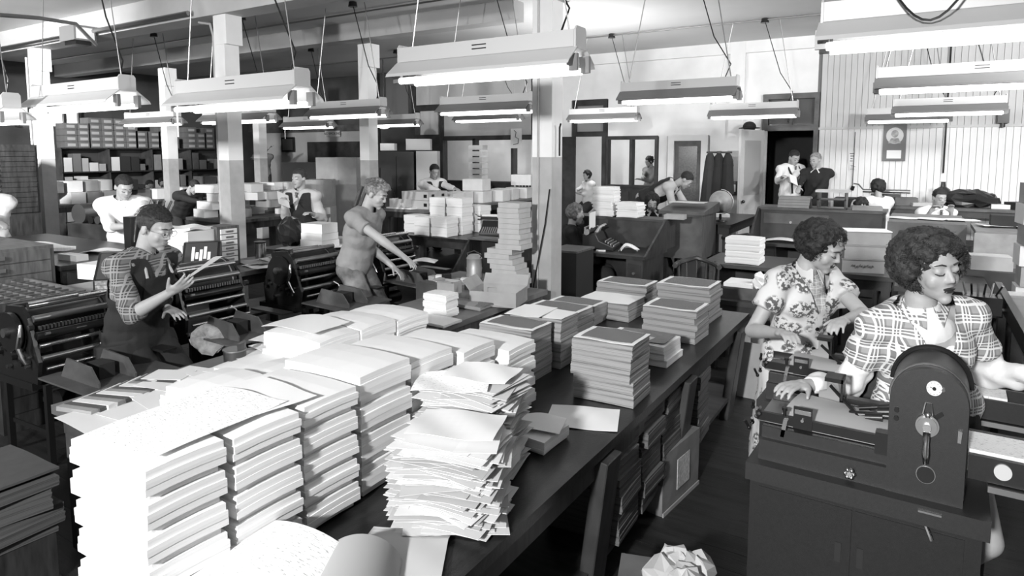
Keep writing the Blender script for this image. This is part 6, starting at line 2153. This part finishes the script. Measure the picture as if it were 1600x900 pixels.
person('man in a dark vest stooping over the high desk beside the hanging coats', (1072, 281, 9.4), (62, 48, 0), 62, [(1082, 325, 9.2), (1096, 322, 9.5)], topm=mat('pale shirt', .5, .9), vest=cloth_black, sleeve='long', lean=62, collar='shirt', hair='short')
person('woman in a white blouse typing in the far office doorway', (917, 274, 14.7), (-60, 10, 0), -60, [(900, 298, 14.4), (898, 300, 14.7)], s=.93, sex='f', topm=cloth_white, hair='wavy', hairm=hair_dark, seated=True, skirt=True)
person('person with dark hair standing in the office beyond the two-pane window', (1014, 252, 14.4), (-70, 15, 0), -50, [(1004, 278, 13.9), (1000, 280, 14.2)], s=.93, sex='f', topm=cloth_grey, hair='bun', hairm=hair_dark, skirt=True)
person('man in white shirt, suspenders and patterned tie reading by the dark doorway', (1241, 246, 10.8), (12, 28, 0), 14, [(1222, 277, 10.4), (1232, 284, 10.3)], topm=cloth_white, sleeve='long', collar='shirt', extras=('tie', 'suspenders'), hair='short', legm=cloth_black)
person('balding man in a dark suit turned toward the man in suspenders', (1274, 250, 10.55), (-58, 12, 0), -40, [(1247, 296, 10.2), (1266, 310, 10.3)], topm=cloth_black, top='jacket', sleeve='long', collar='peter', hair='short', hairm=hair_grey, legm=cloth_black)
person('woman in a white blouse seen from behind at the wall desk', (1371, 293, 9.3), (172, 10, 0), 178, [(1356, 318, 9.6), (1386, 318, 9.6)], s=.95, sex='f', topm=cloth_white, hair='wavy', hairm=hair_dark, seated=True, skirt=True, brow=False)
person('man in a white shirt facing the camera at the right rear desk', (1468, 309, 8.7), (-4, 14, 0), -4, [(1452, 333, 8.45), (1486, 333, 8.45)], topm=cloth_white, collar='shirt', hair='short', seated=True, extras=('tie',))
person('woman with glasses in black resting her head on her hand at the rear desks', (1345, 322, 8.8), (-14, 22, 8), 0, [(1330, 328, 8.65), (1356, 350, 8.5)], s=.93, sex='f', topm=cloth_black, hair='wavy', hairm=hair_dark, seated=True, skirt=True, glasses=True, elbow=[(1328, 352, 8.6), None])
person('dark-haired woman with a white collar among the left shelves', (254, 286, 15.0), (20, 10, 0), 10, [(248, 308, 14.6), (262, 308, 14.6)], s=.93, sex='f', topm=cloth_black, hair='wavy', collar='peter', skirt=True, seated=True)
person('stooping figure in a grey shirt just left of the dark-haired shelf woman', (234, 290, 14.3), (60, 20, 0), 40, [(242, 312, 13.6), (228, 312, 13.6)], topm=cloth_grey, hair='short', hairm=hair_mid, lean=20)
person('figure in black bending over papers left of the second column', (303, 292, 11.2), (70, 40, 0), 50, [(322, 318, 10.9), (316, 320, 11.2)], topm=cloth_black, hair='short', lean=40)
person('distant worker in grey reaching up by the far left shelves', (411, 231, 16.5), (40, 0, 0), 20, [(424, 228, 16.2), (400, 250, 16.3)], topm=cloth_grey, hair='short', lean=0)

if '_TS' in globals():
    bpy.data.scenes.remove(_TS)
